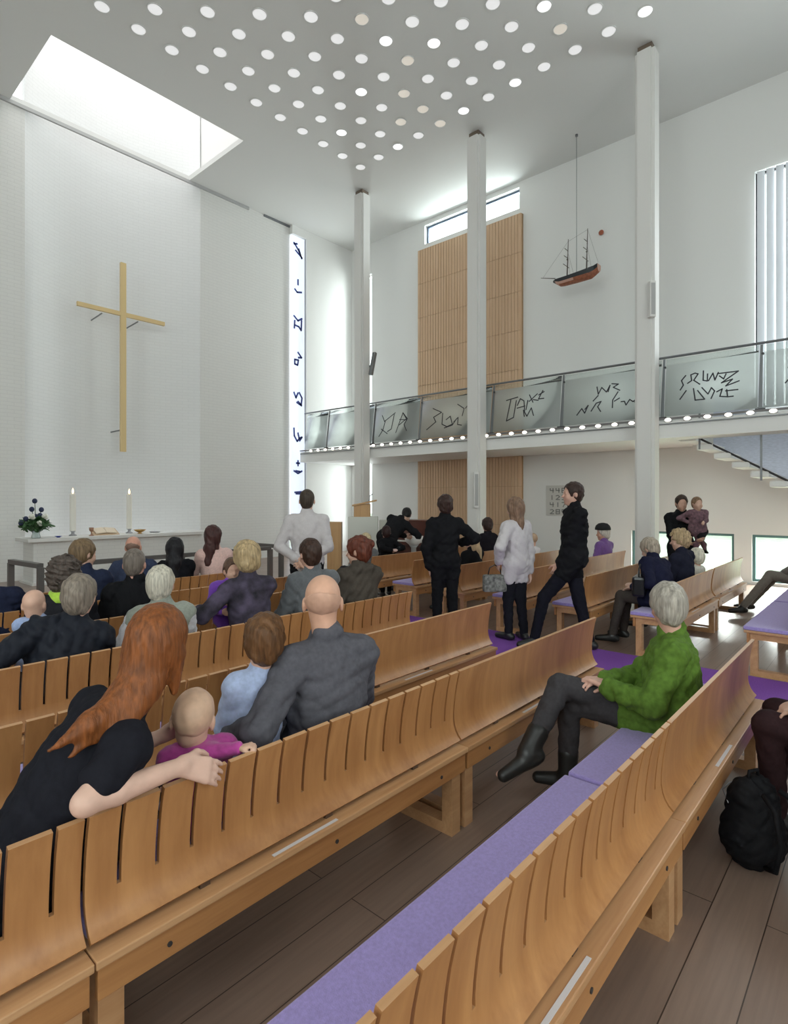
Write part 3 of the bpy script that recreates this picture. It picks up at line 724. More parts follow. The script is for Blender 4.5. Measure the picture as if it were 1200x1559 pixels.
put_cush(RX, ROWY[0], 'empty lavender seat cushion on the pew across the carpet from the woman in green')
put_cush(RX+1.78, ROWY[0], 'lavender seat cushion under the person in grey trousers by the low windows')
put_cush(RX, ROWY[1]+.05, 'lavender seat cushion under the navy-coated person with the handbag')
put_cush(RX, ROWY[2]+.05, 'lavender seat cushion under the person bending forward')
put_cush(RX, ROWY[3], 'lavender seat cushion behind the woman in the white top')
put_cush(RX, ROWY[5], 'small stretch of lavender cushion ahead of the auburn-haired woman')

# ================================================================ PEOPLE
import openvdb as vdb
class Field:
    """signed distance grid, meshed as one continuous surface"""
    def __init__(s, lo, hi, h):
        s.h = h; s.lo = np.array(lo, float); n = np.ceil((np.array(hi)-s.lo)/h).astype(int)+1
        s.n = n; s.d = np.full(n, 1.0, np.float32)
        s.ax = [(s.lo[i]+h*np.arange(n[i])).astype(np.float32) for i in range(3)]
    def win(s, lo, hi, m):
        a = np.clip(np.floor((np.array(lo)-m-s.lo)/s.h).astype(int), 0, s.n); b = np.clip(np.ceil((np.array(hi)+m-s.lo)/s.h).astype(int)+1, 0, s.n)
        sl = tuple(slice(int(x), int(y)) for x, y in zip(a, b))
        X = s.ax[0][sl[0]][:, None, None]; Y = s.ax[1][sl[1]][None, :, None]; Z = s.ax[2][sl[2]][None, None, :]
        return sl, X, Y, Z
    def mix(s, sl, d2, k, sub):
        d1 = s.d[sl]
        if d1.size == 0: return
        if sub: a, b = -d1, d2
        else: a, b = d1, d2
        if k > 0:
            h = np.clip(.5+.5*(a-b)/k, 0, 1); r = a*(1-h)+b*h-k*h*(1-h)
        else: r = np.minimum(a, b)
        s.d[sl] = -r if sub else r
    def cap(s, a, b, ra, rb=None, k=.03, sub=False):
        rb = ra if rb is None else rb; a = np.array(a, float); b = np.array(b, float); m = max(ra, rb)+k+4*s.h+.01
        sl, X, Y, Z = s.win(np.minimum(a, b), np.maximum(a, b), m)
        d = b-a; L2 = max(float(d @ d), 1e-9)
        px, py, pz = X-a[0], Y-a[1], Z-a[2]
        t = np.clip((px*d[0]+py*d[1]+pz*d[2])/L2, 0, 1)
        s.mix(sl, np.sqrt((px-t*d[0])**2+(py-t*d[1])**2+(pz-t*d[2])**2)-(ra+(rb-ra)*t), k, sub)
        return s
    def ell(s, c, r, M=None, k=.03, sub=False):
        c = np.array(c, float); r = np.array(r, float); m = k+4*s.h+.01; R_ = float(r.max())
        sl, X, Y, Z = s.win(c-R_, c+R_, m)
        x, y, z = X-c[0], Y-c[1], Z-c[2]
        if M is not None:
            x, y, z = (x*M[0][i]+y*M[1][i]+z*M[2][i] for i in range(3))
        k0 = np.sqrt((x/r[0])**2+(y/r[1])**2+(z/r[2])**2); k1 = np.sqrt((x/r[0]**2)**2+(y/r[1]**2)**2+(z/r[2]**2)**2)+1e-6
        s.mix(sl, k0*(k0-1)/k1, k, sub)
        return s
    def cut(s, p, n, k=.0):
        """remove everything on the side n points to"""
        n = np.array(n, float); n /= np.linalg.norm(n); p = np.array(p, float)
        X, Y, Z = s.ax[0][:, None, None], s.ax[1][None, :, None], s.ax[2][None, None, :]
        q = (X-p[0])*n[0]+(Y-p[1])*n[1]+(Z-p[2])*n[2]
        s.d = np.maximum(s.d, q.astype(np.float32)); return s
    def noise(s, amp, wl, seed=1, st=(1, 1, 1), crease=False):
        rg = np.random.RandomState(seed); X, Y, Z = s.ax[0][:, None, None], s.ax[1][None, :, None], s.ax[2][None, None, :]
        tot = 0
        for i in range(5):
            v = rg.randn(3); v /= np.linalg.norm(v); v = v*2*np.pi/wl*rg.uniform(.7, 1.5)/np.array(st)
            w = np.sin(X*v[0]+Y*v[1]+Z*v[2]+rg.uniform(0, 6.3)+1.2*np.sin((X*v[1]-Y*v[2]+Z*v[0])*.6))
            tot = tot+(1-2*np.abs(w) if crease else w)
        s.d += (amp/2.2*tot).astype(np.float32); return s
    def obj(s, name, material, parent):
        s.d[0], s.d[-1] = 1, 1; s.d[:, 0], s.d[:, -1] = 1, 1; s.d[:, :, 0], s.d[:, :, -1] = 1, 1
        g = vdb.FloatGrid(1.0); g.copyFromArray(np.clip(s.d, -4*s.h, 4*s.h)); pts, quads = g.convertToQuads(0.0)
        pts = pts*s.h+s.lo
        # keep the biggest connected piece only
        if len(pts):
            par = np.arange(len(pts))
            e = np.concatenate([quads[:, [0, 1]], quads[:, [1, 2]], quads[:, [2, 3]]])
            for _ in range(200):
                mlo = np.minimum(par[e[:, 0]], par[e[:, 1]]); new = par.copy()
                np.minimum.at(new, e[:, 0], mlo); np.minimum.at(new, e[:, 1], mlo); new = new[new]
                if (new == par).all(): break
                par = new
            lab, cnt = np.unique(par, return_counts=True); keep = par == lab[cnt.argmax()]
            q = quads[keep[quads[:, 0]]]; idx = np.cumsum(keep)-1; pts = pts[keep]; quads = idx[q]
        me = bpy.data.meshes.new(name)
        me.from_pydata(pts.tolist(), [], quads[:, ::-1].tolist()); me.update()
        me.polygons.foreach_set('use_smooth', [True]*len(me.polygons)); me.materials.append(material)
        return put(bpy.data.objects.new(name, me), parent)

def V(*a): return np.array(a, float)
def rotm(yaw=0, pitch=0, roll=0):
    """yaw about z, pitch > 0 leans forward (+y), roll > 0 leans to +x"""
    return np.array((Euler((0, 0, R(yaw))).to_matrix() @ Euler((R(-pitch), 0, 0)).to_matrix() @ Euler((0, R(roll), 0)).to_matrix()))
def ik(a, b, l1, l2, hint):
    d = b-a; L = np.linalg.norm(d); 
    if L > (l1+l2)*.995: b = a+d/L*(l1+l2)*.995; d = b-a; L = np.linalg.norm(d)
    x = (l1*l1-l2*l2+L*L)/(2*L); y = math.sqrt(max(0, l1*l1-x*x)); u = d/L
    h = hint-u*(hint @ u); h /= np.linalg.norm(h)+1e-9
    return a+u*x+h*y, b

def hand(F, w, d, nrm, side, s, curl=.5, spread=1.0):
    """palm and five fingers; d = pointing direction, nrm = where the palm faces, side: +1 thumb on cross(d,nrm)"""
    d = d/np.linalg.norm(d); nrm = nrm-d*(nrm @ d); nrm /= np.linalg.norm(nrm)+1e-9; lat = np.cross(d, nrm)*side
    rm = F.h*.72
    for i, (o, l) in enumerate(((.030, .070), (.010, .078), (-.010, .072), (-.029, .056))):
        kn = w+(d*.088+lat*o-nrm*.004)*s
        F.cap(w+lat*o*.6*s, kn, .014*s, .0125*s, k=.012*s)
        p = kn; ang = curl*.5; di = d
        for q, f in enumerate((.45, .30, .25)):
            a = curl*(.55+.75*q); di = d*math.cos(a)+nrm*math.sin(a)+lat*o*1.6*spread
            di = di/np.linalg.norm(di); p2 = p+di*l*f*s
            F.cap(p, p2, max((.0098-.0012*q)*s, rm), max((.0088-.0012*q)*s, rm), k=.003); p = p2
    t0 = w+(d*.02+lat*.026)*s; t1 = t0+(d*.030+lat*.026+nrm*.012)*s; t2 = t1+(d*.030+lat*.006+nrm*.012)*s; t3 = t2+(d*.022-lat*.002+nrm*.008)*s
    F.cap(t0, t1, .0145*s, max(.012*s, rm), k=.012); F.cap(t1, t2, max(.0115*s, rm), max(.0105*s, rm), k=.004); F.cap(t2, t3, max(.010*s, rm), max(.009*s, rm), k=.003)

SKIN = {}
def skin(c):
    n = 'skin_%d_%d' % (int(c[0]*100), int(c[1]*100))
    if n not in MATS:
        m = mat(n, c, .5, var=(25, .07), bump=(220, .06, .001)); b = m.node_tree.nodes['Principled BSDF']
        b.inputs['Subsurface Weight'].default_value = .0
    return MATS[n]
def hairmat(c, name=None):
    n = 'hair_%d_%d_%d' % tuple(int(x*200) for x in c)
    return MATS.get(n) or mat(n, c, .5, bump=(110, .8, .006), var=(70, .42), stretch=(1, 1, .08), spec=.3)
def cloth(c, n=None, rough=.85, var=.12, sheen=.2, scale=60):
    n = 'cloth_%s' % (n or '%d_%d_%d' % tuple(int(x*250) for x in c))
    return MATS.get(n) or mat(n, c, rough, bump=(scale*5, .25, .002), var=(scale, var), sheen=sheen if sum(c) > .3 else 0, spec=.5 if sum(c) > .3 else .12)
FAIR = (.62, .38, .29); PINK = (.60, .32, .24); TAN = (.46, .26, .17)

def person(x, y, lab, yaw=0, pose='sit', s=1.0, hs=None, seat=.455, lean=0, side=0, twist=None, head=None, sk=FAIR, hair=None, hc=(.1, .06, .04),
           top=(.05, .05, .06), topm=None, coat=0, short=False, bot=(.02, .02, .025), shoe=(.015, .015, .015), wf=1.0, P=None, N=None, H_=None,
           LH=None, RH=None, LE=None, RE=None, EL={}, knees=None, ankles=None, toes=None, vox=None, curl=.5, collar=None, cr=0, sleeves=None, hood=False, handn=None, boots=False, extra=None, legs=True, cat='person', skirt=False, z0=0, hexp=None, group=None):
    r = empty('person', (x, y, z0), lab, cat, R(yaw), group)
    W2 = Matrix.Translation((x, y, z0)) @ Matrix.Rotation(R(yaw), 4, 'Z'); Wi = W2.inverted()
    T = lambda p: np.array(Wi @ Vector(p))
    TD = lambda p: np.array(Wi.to_3x3() @ Vector(p))
    hs = hs or s**.5; wf *= .88
    if head is None: head = (-38-yaw, 4, 0)
    if twist is None: twist = 0 if pose == 'stand' else -14-yaw
    dist = ca*x+sa*y
    vox = vox or min(.017, max(.0075, dist*.0024))*min(1, hs*1.05)
    bz = (seat+.085*s) if pose == 'sit' else .93*s
    Pp = T(P) if P is not None else V(0, 0, bz)
    tm = rotm(0, lean, side)
    Nn = T(N) if N is not None else Pp+tm @ V(0, -.01*s, .50*s)
    up = (Nn-Pp)/np.linalg.norm(Nn-Pp)
    tw = rotm(twist)
    lat = tw @ V(1, 0, 0); lat = lat-up*(lat @ up); lat /= np.linalg.norm(lat); fw = np.cross(up, lat)
    TM = np.stack([lat, fw, up], 1)
    tl = np.linalg.norm(Nn-Pp)/.5
    hm = rotm(*head)
    if H_ is not None: Hc = T(H_)
    else: Hc = Nn+(up*.5+V(0, 0, .5))*.15*hs+fw*.025*hs
    S_ = {q: Nn+TM @ (V(q*.165*wf, -.005, -.06)*s) for q in (-1, 1)}
    hip = {q: Pp+TM @ V(q*.088*s*wf, .0, -.01*s) for q in (-1, 1)}
    hw, hl = {}, {}
    hand_t = {-1: LH, 1: RH}; el = {-1: LE, 1: RE}
    for q in (-1, 1):
        t = hand_t[q]
        if t is None: w = (V(q*.07*s, .27*s, Pp[2]+.10*s) if pose == 'sit' else S_[q]+V(q*.035, .05, -.52)*s)
        else: w = T(t)
        hint = TD(el[q]) if el[q] is not None else V(q*.8, -.5, -.6)
        hl[q], hw[q] = ik(S_[q], w, .29*s, .255*s, hint)
        if q in EL: hl[q] = T(EL[q]); hw[q] = w
    kn = {}; an = {}; to = {}
    for i, q in enumerate((-1, 1)):
        if pose == 'sit':
            kn[q] = T(knees[i]) if knees else V(q*.10*s, .44*s, Pp[2]-.0*s); an[q] = T(ankles[i]) if ankles else kn[q]+V(0, .02*s, -min(.42*s, kn[q][2]-.09))
        else:
            an[q] = T(ankles[i]) if ankles else V(q*.10*s, -.02, .085*s)
            kn[q] = T(knees[i]) if knees else (hip[q]+an[q])/2+V(0, .03*s, 0)
        td = TD(toes[i]) if toes else V(q*.25, 1, -.0)
        to[q] = an[q]+td/np.linalg.norm(td)*.17*s
    pts = np.array([Hc, Pp, Nn, *S_.values(), *hl.values(), *hw.values()]+([*kn.values(), *an.values(), *to.values()] if legs else []))
    lo, hi = pts.min(0)-.27, pts.max(0)+.27
    # ---------- body: one continuous skin surface
    lo[2] = max(lo[2], -.005)
    B = Field(lo, hi, vox); hp = lambda a, b, c: Hc+hm @ (V(a, b, c)*hs)
    B.ell(hp(0, -.012, .035), V(.075, .096, .088)*hs, hm, k=.0)
    B.ell(hp(0, .028, -.035), V(.058, .064, .078)*hs, hm, k=.03)
    B.cap(hp(0, .066, -.09), hp(0, .06, -.09), .022*hs, k=.02)
    B.cap(hp(-.03, .080, .028), hp(.03, .080, .028), .011*hs, k=.015)
    for q in (-1, 1):
        B.ell(hp(q*.031, .098, .010), V(.014, .014, .011)*hs, hm, k=.010, sub=True)
        B.ell(hp(q*.031, .079, .010), V(.012, .012, .0095)*hs, hm, k=.002)
        B.ell(hp(q*.079, -.012, -.004), V(.0095, .020, .032)*hs, hm, k=.008)
        B.ell(hp(q*.037, .068, -.035), V(.02, .02, .02)*hs, hm, k=.02)
    B.cap(hp(0, .088, .010), hp(0, .108, -.024), .008*hs, .013*hs, k=.008)
    B.cap(hp(-.018, .086, -.052), hp(.018, .086, -.052), .0075*hs, k=.006)
    B.cap(hp(-.014, .085, -.064), hp(.014, .085, -.064), .0075*hs, k=.004)
    B.cap(hp(0, -.02, -.05), Nn-up*.03*s, .052*hs, .058*s, k=.03)
    B.ell(Pp+up*.03*s, V(.145*wf, .10, .11)*s, TM, k=.05); B.ell(Pp+up*.22*s*tl, V(.12*wf, .085, .18)*s, TM, k=.05)
    B.ell(Nn-up*.17*s, V(.135*wf, .085, .17)*s, TM, k=.05); B.cap(S_[-1], S_[1], .042*s, k=.04)
    for q in (-1, 1):
        B.cap(S_[q], hl[q], .044*s, .035*s, k=.02); B.cap(hl[q], hl[q]*.7+hw[q]*.3, .034*s, .037*s, k=.012); B.cap(hl[q]*.7+hw[q]*.3, hw[q], .037*s, .025*s, k=.012)
        dd = hw[q]-hl[q]
        n_ = TD(handn[0 if q < 0 else 1]) if handn else (V(0, .3, -1) if pose == 'sit' else V(-q, 0, 0))
        if isinstance(curl, (tuple, list)): cu = curl[0 if q < 0 else 1]
        else: cu = curl
        hd = dd
        if hexp is not None and hexp[0 if q < 0 else 1] is not None: hd = TD(hexp[0 if q < 0 else 1])
        hand(B, hw[q], hd, n_, q, s*(1 if s > .8 else .95), cu)
        if legs:
            B.cap(hip[q], kn[q], .065*s, .045*s, k=.03); B.cap(kn[q], an[q], .045*s, .03*s, k=.02); B.cap(an[q]-V(0, 0, .03*s), to[q]-V(0, 0, .04*s), .026*s, .018*s, k=.02)
    B.obj('body', skin(sk), r)
    # ---------- upper garment
    g = .010+.010*coat
    lo2 = pts[:9].min(0)-.30; hi2 = pts[:9].max(0)+.22; hi2[2] = Nn[2]+.16*s
    G = Field(np.maximum(lo2, [-9, -9, .0]), hi2, vox)
    G.ell(Pp+up*.03*s, V(.166*wf, .126, .145)*s+g, TM, k=0); G.ell(Pp+up*.22*s*tl, V(.142*wf, .105, .20)*s+g, TM, k=.06)
    G.ell(Nn-up*.18*s, V(.160*wf, .108, .19)*s+g, TM, k=.06); G.cap(S_[-1], S_[1], .060*s+g*.5, k=.05)
    for q in (-1, 1):
        G.cap(Nn-up*.035*s-fw*.01, S_[q]*.75+Nn*.25, .042*s+g*.3, .048*s+g*.3, k=.04)
        if short:
            G.cap(S_[q], S_[q]*.45+hl[q]*.55, .060*s, .058*s, k=.025)
        else:
            G.cap(S_[q], hl[q], .056*s+g*.6, .048*s+g*.6, k=.03); G.cap(hl[q], hw[q]-(hw[q]-hl[q])*.08, .048*s+g*.6, .036*s+g*.6, k=.015)
        if coat and legs and not skirt:
            G.cap(hip[q]+V(0, 0, .0), hip[q]*.62+kn[q]*.38, .095*s+g*.5, .085*s+g*.3, k=.04)
    G.cap(Nn-up*.03*s, Nn+up*.035*s+fw*.005, .066*s+g*.3, .062*s+g*.3, k=.02)
    if hood: G.cap(Nn-fw*.06-lat*.07*s, Nn-fw*.06+lat*.07*s, .05*s, k=.03)
    if extra: extra(G, T, s)
    G.noise(.004*s+.0035*coat, .17*s, seed=int(abs(x*91+y*57)) % 999, crease=True)
    tmn = topm or cloth(top)
    G.obj('coat' if coat else 'top', tmn, r)
    if collar is not None:
        C = Field(Nn-.13, Nn+.16, vox*.8); C.cap(Nn-up*.01*s, Nn+up*.052*s+fw*.008, .060*s+.003+cr, .058*s+.003+cr*.7, k=0); C.cut(Nn+up*.045*s+fw*.0, up); C.cut(Nn-up*.03*s, -up)
        C.obj('collar', cloth(collar), r)
    if sleeves is not None:
        for q in (-1, 1):
            ap = np.array([S_[q], hl[q], hw[q]]); C = Field(ap.min(0)-.13, ap.max(0)+.13, vox)
            C.cap(S_[q]*.9+hl[q]*.1, hl[q], .064*s+g*.6, .054*s+g*.6, k=0); C.cap(hl[q], hw[q]*.92+hl[q]*.08, .053*s+g*.6, .041*s+g*.6, k=.015); C.noise(.004, .12, 4, crease=True)
            C.obj('sleeve', cloth(sleeves), r)
    # ---------- trousers and shoes
    if legs:
        lp = np.array([Pp, *hip.values(), *kn.values(), *an.values()])
        G = Field(np.maximum(lp.min(0)-.22, [-9, -9, 0.004]), lp.max(0)+.2, vox*1.1)
        G.ell(Pp+up*.0, V(.160*wf, .118, .115)*s, TM, k=0)
        for q in (-1, 1):
            G.cap(hip[q], kn[q], .088*s, .064*s, k=.03); G.cap(kn[q], an[q]+(kn[q]-an[q])*.05, .062*s, .047*s, k=.02)
        if skirt: G.cap((hip[-1]+hip[1])/2, (kn[-1]+kn[1])/2, .15*s, .13*s, k=.05)
        G.noise(.004, .15*s, seed=int(abs(x*31+y*17)) % 999, crease=True)
        G.obj('trousers', cloth(bot), r)
        for q in (-1, 1):
            a, t = an[q], to[q]; dn = V(0, 0, -1)
            ft = t-a; ft /= np.linalg.norm(ft); sd = np.cross(ft, kn[q]-a); dn = np.cross(sd, ft); dn = -dn/np.linalg.norm(dn)*1.0
            if dn @ (a-kn[q]) < 0: dn = -dn
            G = Field(np.minimum(a, t)-.13, np.maximum(a, t)+(.22 if boots else .13), vox*1.0)
            G.cap(a-ft*.045*s+dn*.035*s, t+dn*.048*s, .038*s, .030*s, k=0); G.cap(a, a+dn*.03*s, .045*s, .042*s, k=.03); G.cap(a+dn*.02*s, t+dn*.04*s, .04*s, .024*s, k=.02)
            if boots: G.cap(a, a+(kn[q]-a)*.3, .052*s, .058*s, k=.02)
            G.cut(a+dn*.078*s, dn)
            G.obj('shoe', mat('shoe_%d' % int(shoe[0]*500), shoe, .4), r)
    # ---------- hair
    if hair:
        t = hair.get('t', .012); ex = hair.get('locks', []); exw = [(T(a), T(b), c, d) for a, b, c, d in hair.get('wlocks', [])]
        pp = [hp(*a) for a, b, c, d in ex]+[hp(*b) for a, b, c, d in ex]+[e[0] for e in exw]+[e[1] for e in exw]+[Hc]
        pp = np.array(pp); F = Field(np.minimum(pp.min(0)-.1, Hc-.16*hs), np.maximum(pp.max(0)+.1, Hc+.2*hs), vox*.85)
        F.ell(hp(0, -.016, .038), (V(.077, .099, .092)+t)*hs, hm, k=0)
        if not hair.get('thin'): F.ell(hp(0, -.050, -.02), (V(.060, .050, .065)+t)*hs, hm, k=.03)
        F.ell(hp(0, .118, hair.get('face', -.012)), V(.080, .090, .098)*hs, hm, k=.012, sub=True)
        low = hair.get('low', -.065)
        cutz = lambda: F.cut(hp(0, 0, low), hm @ V(0, .55, -1))
        if not ex and not exw: cutz()
        if hair.get('ears', True):
            for q in (-1, 1): F.ell(hp(q*.088, .004, -.014), V(.026, .026, .036)*hs, hm, k=.008, sub=True)
        if hair.get('fringe_only'): F.ell(hp(0, .035, .115), V(.16, .17, .115)*hs, hm, k=.006, sub=True)
        for a, b, c, d in ex: F.cap(hp(*a), hp(*b), c*hs, d*hs, k=.025)
        for a, b, c, d in exw: F.cap(a, b, c, d, k=.03)
        n = hair.get('n', (.003, .03)); F.noise(n[0], n[1], 5, st=hair.get('st', (1, 1, 3)))
        if low > -.2 and (ex or exw) and hair.get('cutlow'): cutz()
        F.obj('hair', mat('fuzz_%d' % int(hc[0]*500), hc, .6, var=(30, .10)) if hair.get('thin') else hairmat(hc), r)
    return r, dict(N=Nn, H=Hc, P=Pp, hw=hw, W=W2)

SHORT = dict(t=.010); BUZZ = dict(t=.004, n=(.001, .03)); FULL = dict(t=.020, n=(.005, .045)); FRINGE = dict(t=.004, thin=True, fringe_only=True, n=(.001, .03))
CURLY = dict(t=.030, n=(.012, .05), st=(1, 1, 1), ears=False, low=-.08)
BOB = dict(t=.022, n=(.004, .05), ears=False, locks=[((-.065, -.01, 0), (-.06, .0, -.09), .035, .025), ((.065, -.01, 0), (.06, .0, -.09), .035, .025), ((0, -.06, 0), (0, -.07, -.10), .06, .045)])
def LONG(L=.30, w=.06, t=.018): return dict(t=t, n=(.005, .04), st=(1, 1, 5), ears=False, locks=[((0, -.05, 0), (0, -.085, -.14), .07, w), ((0, -.085, -.14), (0, -.10, -L), w*1.05, w*.7), ((-.065, -.02, .02), (-.065, -.03, -.13), .03, .028), ((.065, -.02, .02), (.065, -.03, -.13), .03, .028)])
Yr = [y+.215 for y in ROWY]

# --- red-haired woman turned to the baby, arm over the pew back
person(.52, 1.88, 'red-haired woman in black short-sleeved top leaning over with her arm on the pew back', yaw=-92, P=(.45, 1.90, .54), N=(.775, 1.83, .985), H_=(.875, 1.815, 1.165), head=(48, 8, 8),
       top=(.012, .012, .017), wf=1.15, short=True, sk=(.66, .42, .33), RH=(.865, 1.628, .838), EL={1: (.585, 1.615, .842)}, LH=(1.00, 2.02, .78), LE=(0, .6, -1), knees=[(.80, 2.05, .55), (.84, 1.93, .55)], ankles=[(.88, 2.27, .10), (.98, 2.25, .10)],
       toes=[(.5, 1, 0), (.5, 1, 0)], hc=(.20, .062, .016), vox=.0062, handn=[(0, -1, -.3), (-.1, .9, -.5)], hexp=[None, (1, -.10, -.52)], curl=(.4, .30), twist=0,
       hair=dict(t=.016, n=(.0016, .022), st=(1, 1, 8), ears=False, locks=[((0, -.05, 0), (0, -.08, -.10), .075, .06)],
                 wlocks=[((.84, 1.80, 1.12), (.76, 1.76, 1.05), .07, .052), ((.76, 1.76, 1.05), (.64, 1.735, 1.005), .050, .030), ((.64, 1.735, 1.005), (.535, 1.725, .965), .028, .006), ((.76, 1.745, 1.03), (.58, 1.715, .935), .035, .006), ((.80, 1.735, 1.05), (.66, 1.70, .94), .035, .006),
                         ((.82, 1.73, 1.08), (.74, 1.695, .98), .035, .008), ((.90, 1.75, 1.14), (.90, 1.74, 1.03), .036, .012)]))
# --- baby
person(1.07, 1.855, 'bald baby in a magenta top gripping the pew back beside the red-haired woman', yaw=-150, s=.46, wf=1.5, hs=.88, seat=.455, sk=(.64, .40, .29), top=(.42, .05, .27), bot=(.3, .25, .3), hair=dict(t=.003, thin=True, n=(.001, .03)), hc=(.60, .385, .265), head=(112, 0, 6),
       H_=(1.03, 1.86, .868), N=(1.05, 1.86, .775), P=(1.06, 1.90, .50), RH=(.99, 1.70, .78), LH=(1.14, 1.675, .795), LE=(1, 0, -.5), RE=(-1, 0, -.5), knees=[(1.14, 1.98, .50), (1.04, 1.98, .50)], ankles=[(1.14, 2.1, .48), (1.04, 2.1, .48)], toes=[(0, .3, 1), (0, .3, 1)], collar=(.45, .44, .42), vox=.006, hood=True, curl=.9, handn=[(0, .2, -1), (0, .2, -1)])
# --- bald man and the boy
person(1.65, Yr[1]+.0, 'bald man in a dark grey suit jacket with his arm behind the boy', yaw=4, s=1.03, wf=1.12, top=(.095, .092, .108), coat=.6, bot=(.03, .03, .04), hair=FRINGE, hc=(.57, .33, .235), sk=(.64, .36, .25), head=(-44, 5, 0), LH=(1.30, 2.05, .68), LE=(-1, -.9, -.6), RH=(1.85, 2.15, .62), collar=(.06, .06, .07), vox=.0068,
       H_=(1.645, 1.87, 1.195), N=(1.645, 1.84, 1.025))
person(1.36, 1.99, 'small brown-haired boy in a light blue shirt leaning on the bald man', yaw=-12, s=.72, hs=.88, side=6, sk=(.66, .40, .30), top=(.38, .45, .66), bot=(.05, .06, .12), hair=dict(t=.016, n=(.004, .04), low=-.075, ears=True), hc=(.12, .055, .022), head=(-15, 5, 5), vox=.0068, H_=(1.40, 1.96, 1.055), N=(1.385, 1.95, .935))
# --- woman in green
def greenx(G, T, s):
    G.cap(T((3.13, .86, .58)), T((3.36, .86, .58)), .10, .10, k=.05); G.cap(T((3.20, .98, .52)), T((3.12, 1.02, .50)), .07, .06, k=.04)
person(3.22, .89, 'grey-haired woman in a green padded jacket with crossed legs on the lavender cushion', yaw=26, s=.97, wf=1.12, lean=2, seat=.425, P=(3.22, .90, .50), N=(3.24, .885, .915), H_=(3.225, .91, 1.075), twist=-12, sk=(.62, .36, .28), top=(.05, .10, .016), topm=mat('green_quilt', (.090, .165, .024), .85, var=(40, .2), bump=(26, .5, .010), spec=.2), coat=1, bot=(.05, .046, .05), hs=.94, hair=dict(t=.018, n=(.003, .04), low=-.085, ears=False, cutlow=True), hc=(.36, .325, .28), head=(-74, 6, 0), vox=.0068,
       LH=(2.98, 1.14, .66), RH=(3.08, 1.20, .66), knees=[(3.02, 1.36, .52), (2.92, 1.37, .63)], ankles=[(3.03, 1.38, .10), (2.66, 1.43, .335)], toes=[(-.3, 1, 0), (-.7, .55, -.35)], boots=True, collar=(.015, .02, .015), extra=greenx)
# --- person at the edge, knee and sleeve only
person(3.50, .0, 'person in dark brown trousers and black sleeve sitting behind the backpack', yaw=12, seat=.425, s=1.0, top=(.012, .010, .014), coat=.6, bot=(.030, .014, .016), hair=SHORT, LH=(3.24, .28, .66), RH=(3.52, .36, .62), knees=[(3.25, .46, .56), (3.55, .46, .54)], ankles=[(3.33, .44, .10), (3.60, .48, .10)], vox=.010)
# --- row D
person(1.240, Yr[3]+.02, 'grey-haired man in a dark leather jacket leaning towards a baby', yaw=0, s=.98, wf=1.15, top=(.014, .016, .024), topm=mat('dark_leather', (.008, .010, .018), .72, bump=(60, .3, .004), spec=.3), coat=1, hair=dict(t=.016, n=(.004, .04), low=-.07), hc=(.22, .18, .145), lean=7, side=10, LH=(0.940, 3.850, 0.720), LE=(-1, -.6, -.4), P=(1.140, 3.620, 0.520), N=(1.240, 3.600, 0.930), H_=(1.275, 3.600, 1.070))
person(1.100, 3.94, 'bald baby held in front of the man in the leather jacket', yaw=-150, s=.45, wf=1.5, hs=.78, seat=.72, sk=(.66, .40, .28), top=(.30, .38, .60), hair=None, H_=(1.140, 3.950, 1.000), N=(1.160, 3.930, 0.910), P=(1.140, 3.930, 0.660), knees=[(1.140, 4.000, 0.600), (1.060, 4.000, 0.600)], ankles=[(1.140, 4.020, 0.500), (1.060, 4.020, 0.500)])
person(1.780, Yr[3], 'white-haired man in a sage sleeveless pullover over a white shirt', yaw=0, s=.96, wf=1.08, top=(.26, .28, .24), bot=(.05, .05, .06), hair=dict(t=.014, n=(.003, .04), low=-.07), hc=(.52, .48, .40), sk=(.60, .36, .27), lean=5, H_=(1.790, 3.650, 1.075), N=(1.780, 3.620, 0.945), topm=cloth((.26, .28, .24), 'sage'), sleeves=(.62, .60, .64), collar=(.7, .7, .72))
def floral():
    return mat('floral_knit', (.045, .035, .06), .9, var=(9, .9), bump=(80, .3, .003))
person(2.500, Yr[3]+.05, 'blonde woman in a dark floral top holding a small child in purple', yaw=14, s=1.0, wf=1.05, topm=floral(), bot=(.04, .03, .03), hair=dict(t=.024, n=(.006, .05), low=-.09, ears=False, cutlow=True), hc=(.40, .29, .16), head=(-30, 8, 0), LH=(2.220, 3.900, 0.820), LE=(-1, -.3, -.6), RH=(2.420, 3.980, 0.750), lean=4)
person(2.470, 3.92, 'small child in a purple top standing in front of the blonde woman', yaw=150, pose='stand', s=.58, wf=1.3, hs=.78, sk=(.58, .34, .25), top=(.15, .04, .36), bot=(.1, .06, .12), hair=SHORT, hc=(.11, .06, .04), z0=.0, head=(10, 0, 0), H_=(2.510, 3.930, 1.080), N=(2.490, 3.930, 0.990), P=(2.480, 3.930, 0.700), ankles=[(2.530, 3.950, 0.490), (2.430, 3.950, 0.490)], LH=(2.410, 3.750, 0.860), RH=(2.340, 3.800, 0.800), legs=False)
person(3.330, Yr[3], 'young dark-haired man in a mid grey suit looking towards the altar', yaw=6, s=1.03, wf=1.05, top=(.10, .105, .115), coat=.5, bot=(.08, .08, .09), hair=SHORT, hc=(.045, .022, .015), sk=(.62, .36, .26), head=(-20, 4, 0), collar=(.5, .5, .6), H_=(3.050, 3.630, 1.190), N=(3.070, 3.610, 1.040), P=(3.070, 3.610, 0.540), LH=(2.970, 3.950, 0.620), RH=(3.150, 3.950, 0.620), knees=[(2.950, 4.050, 0.540), (3.190, 4.050, 0.540)])
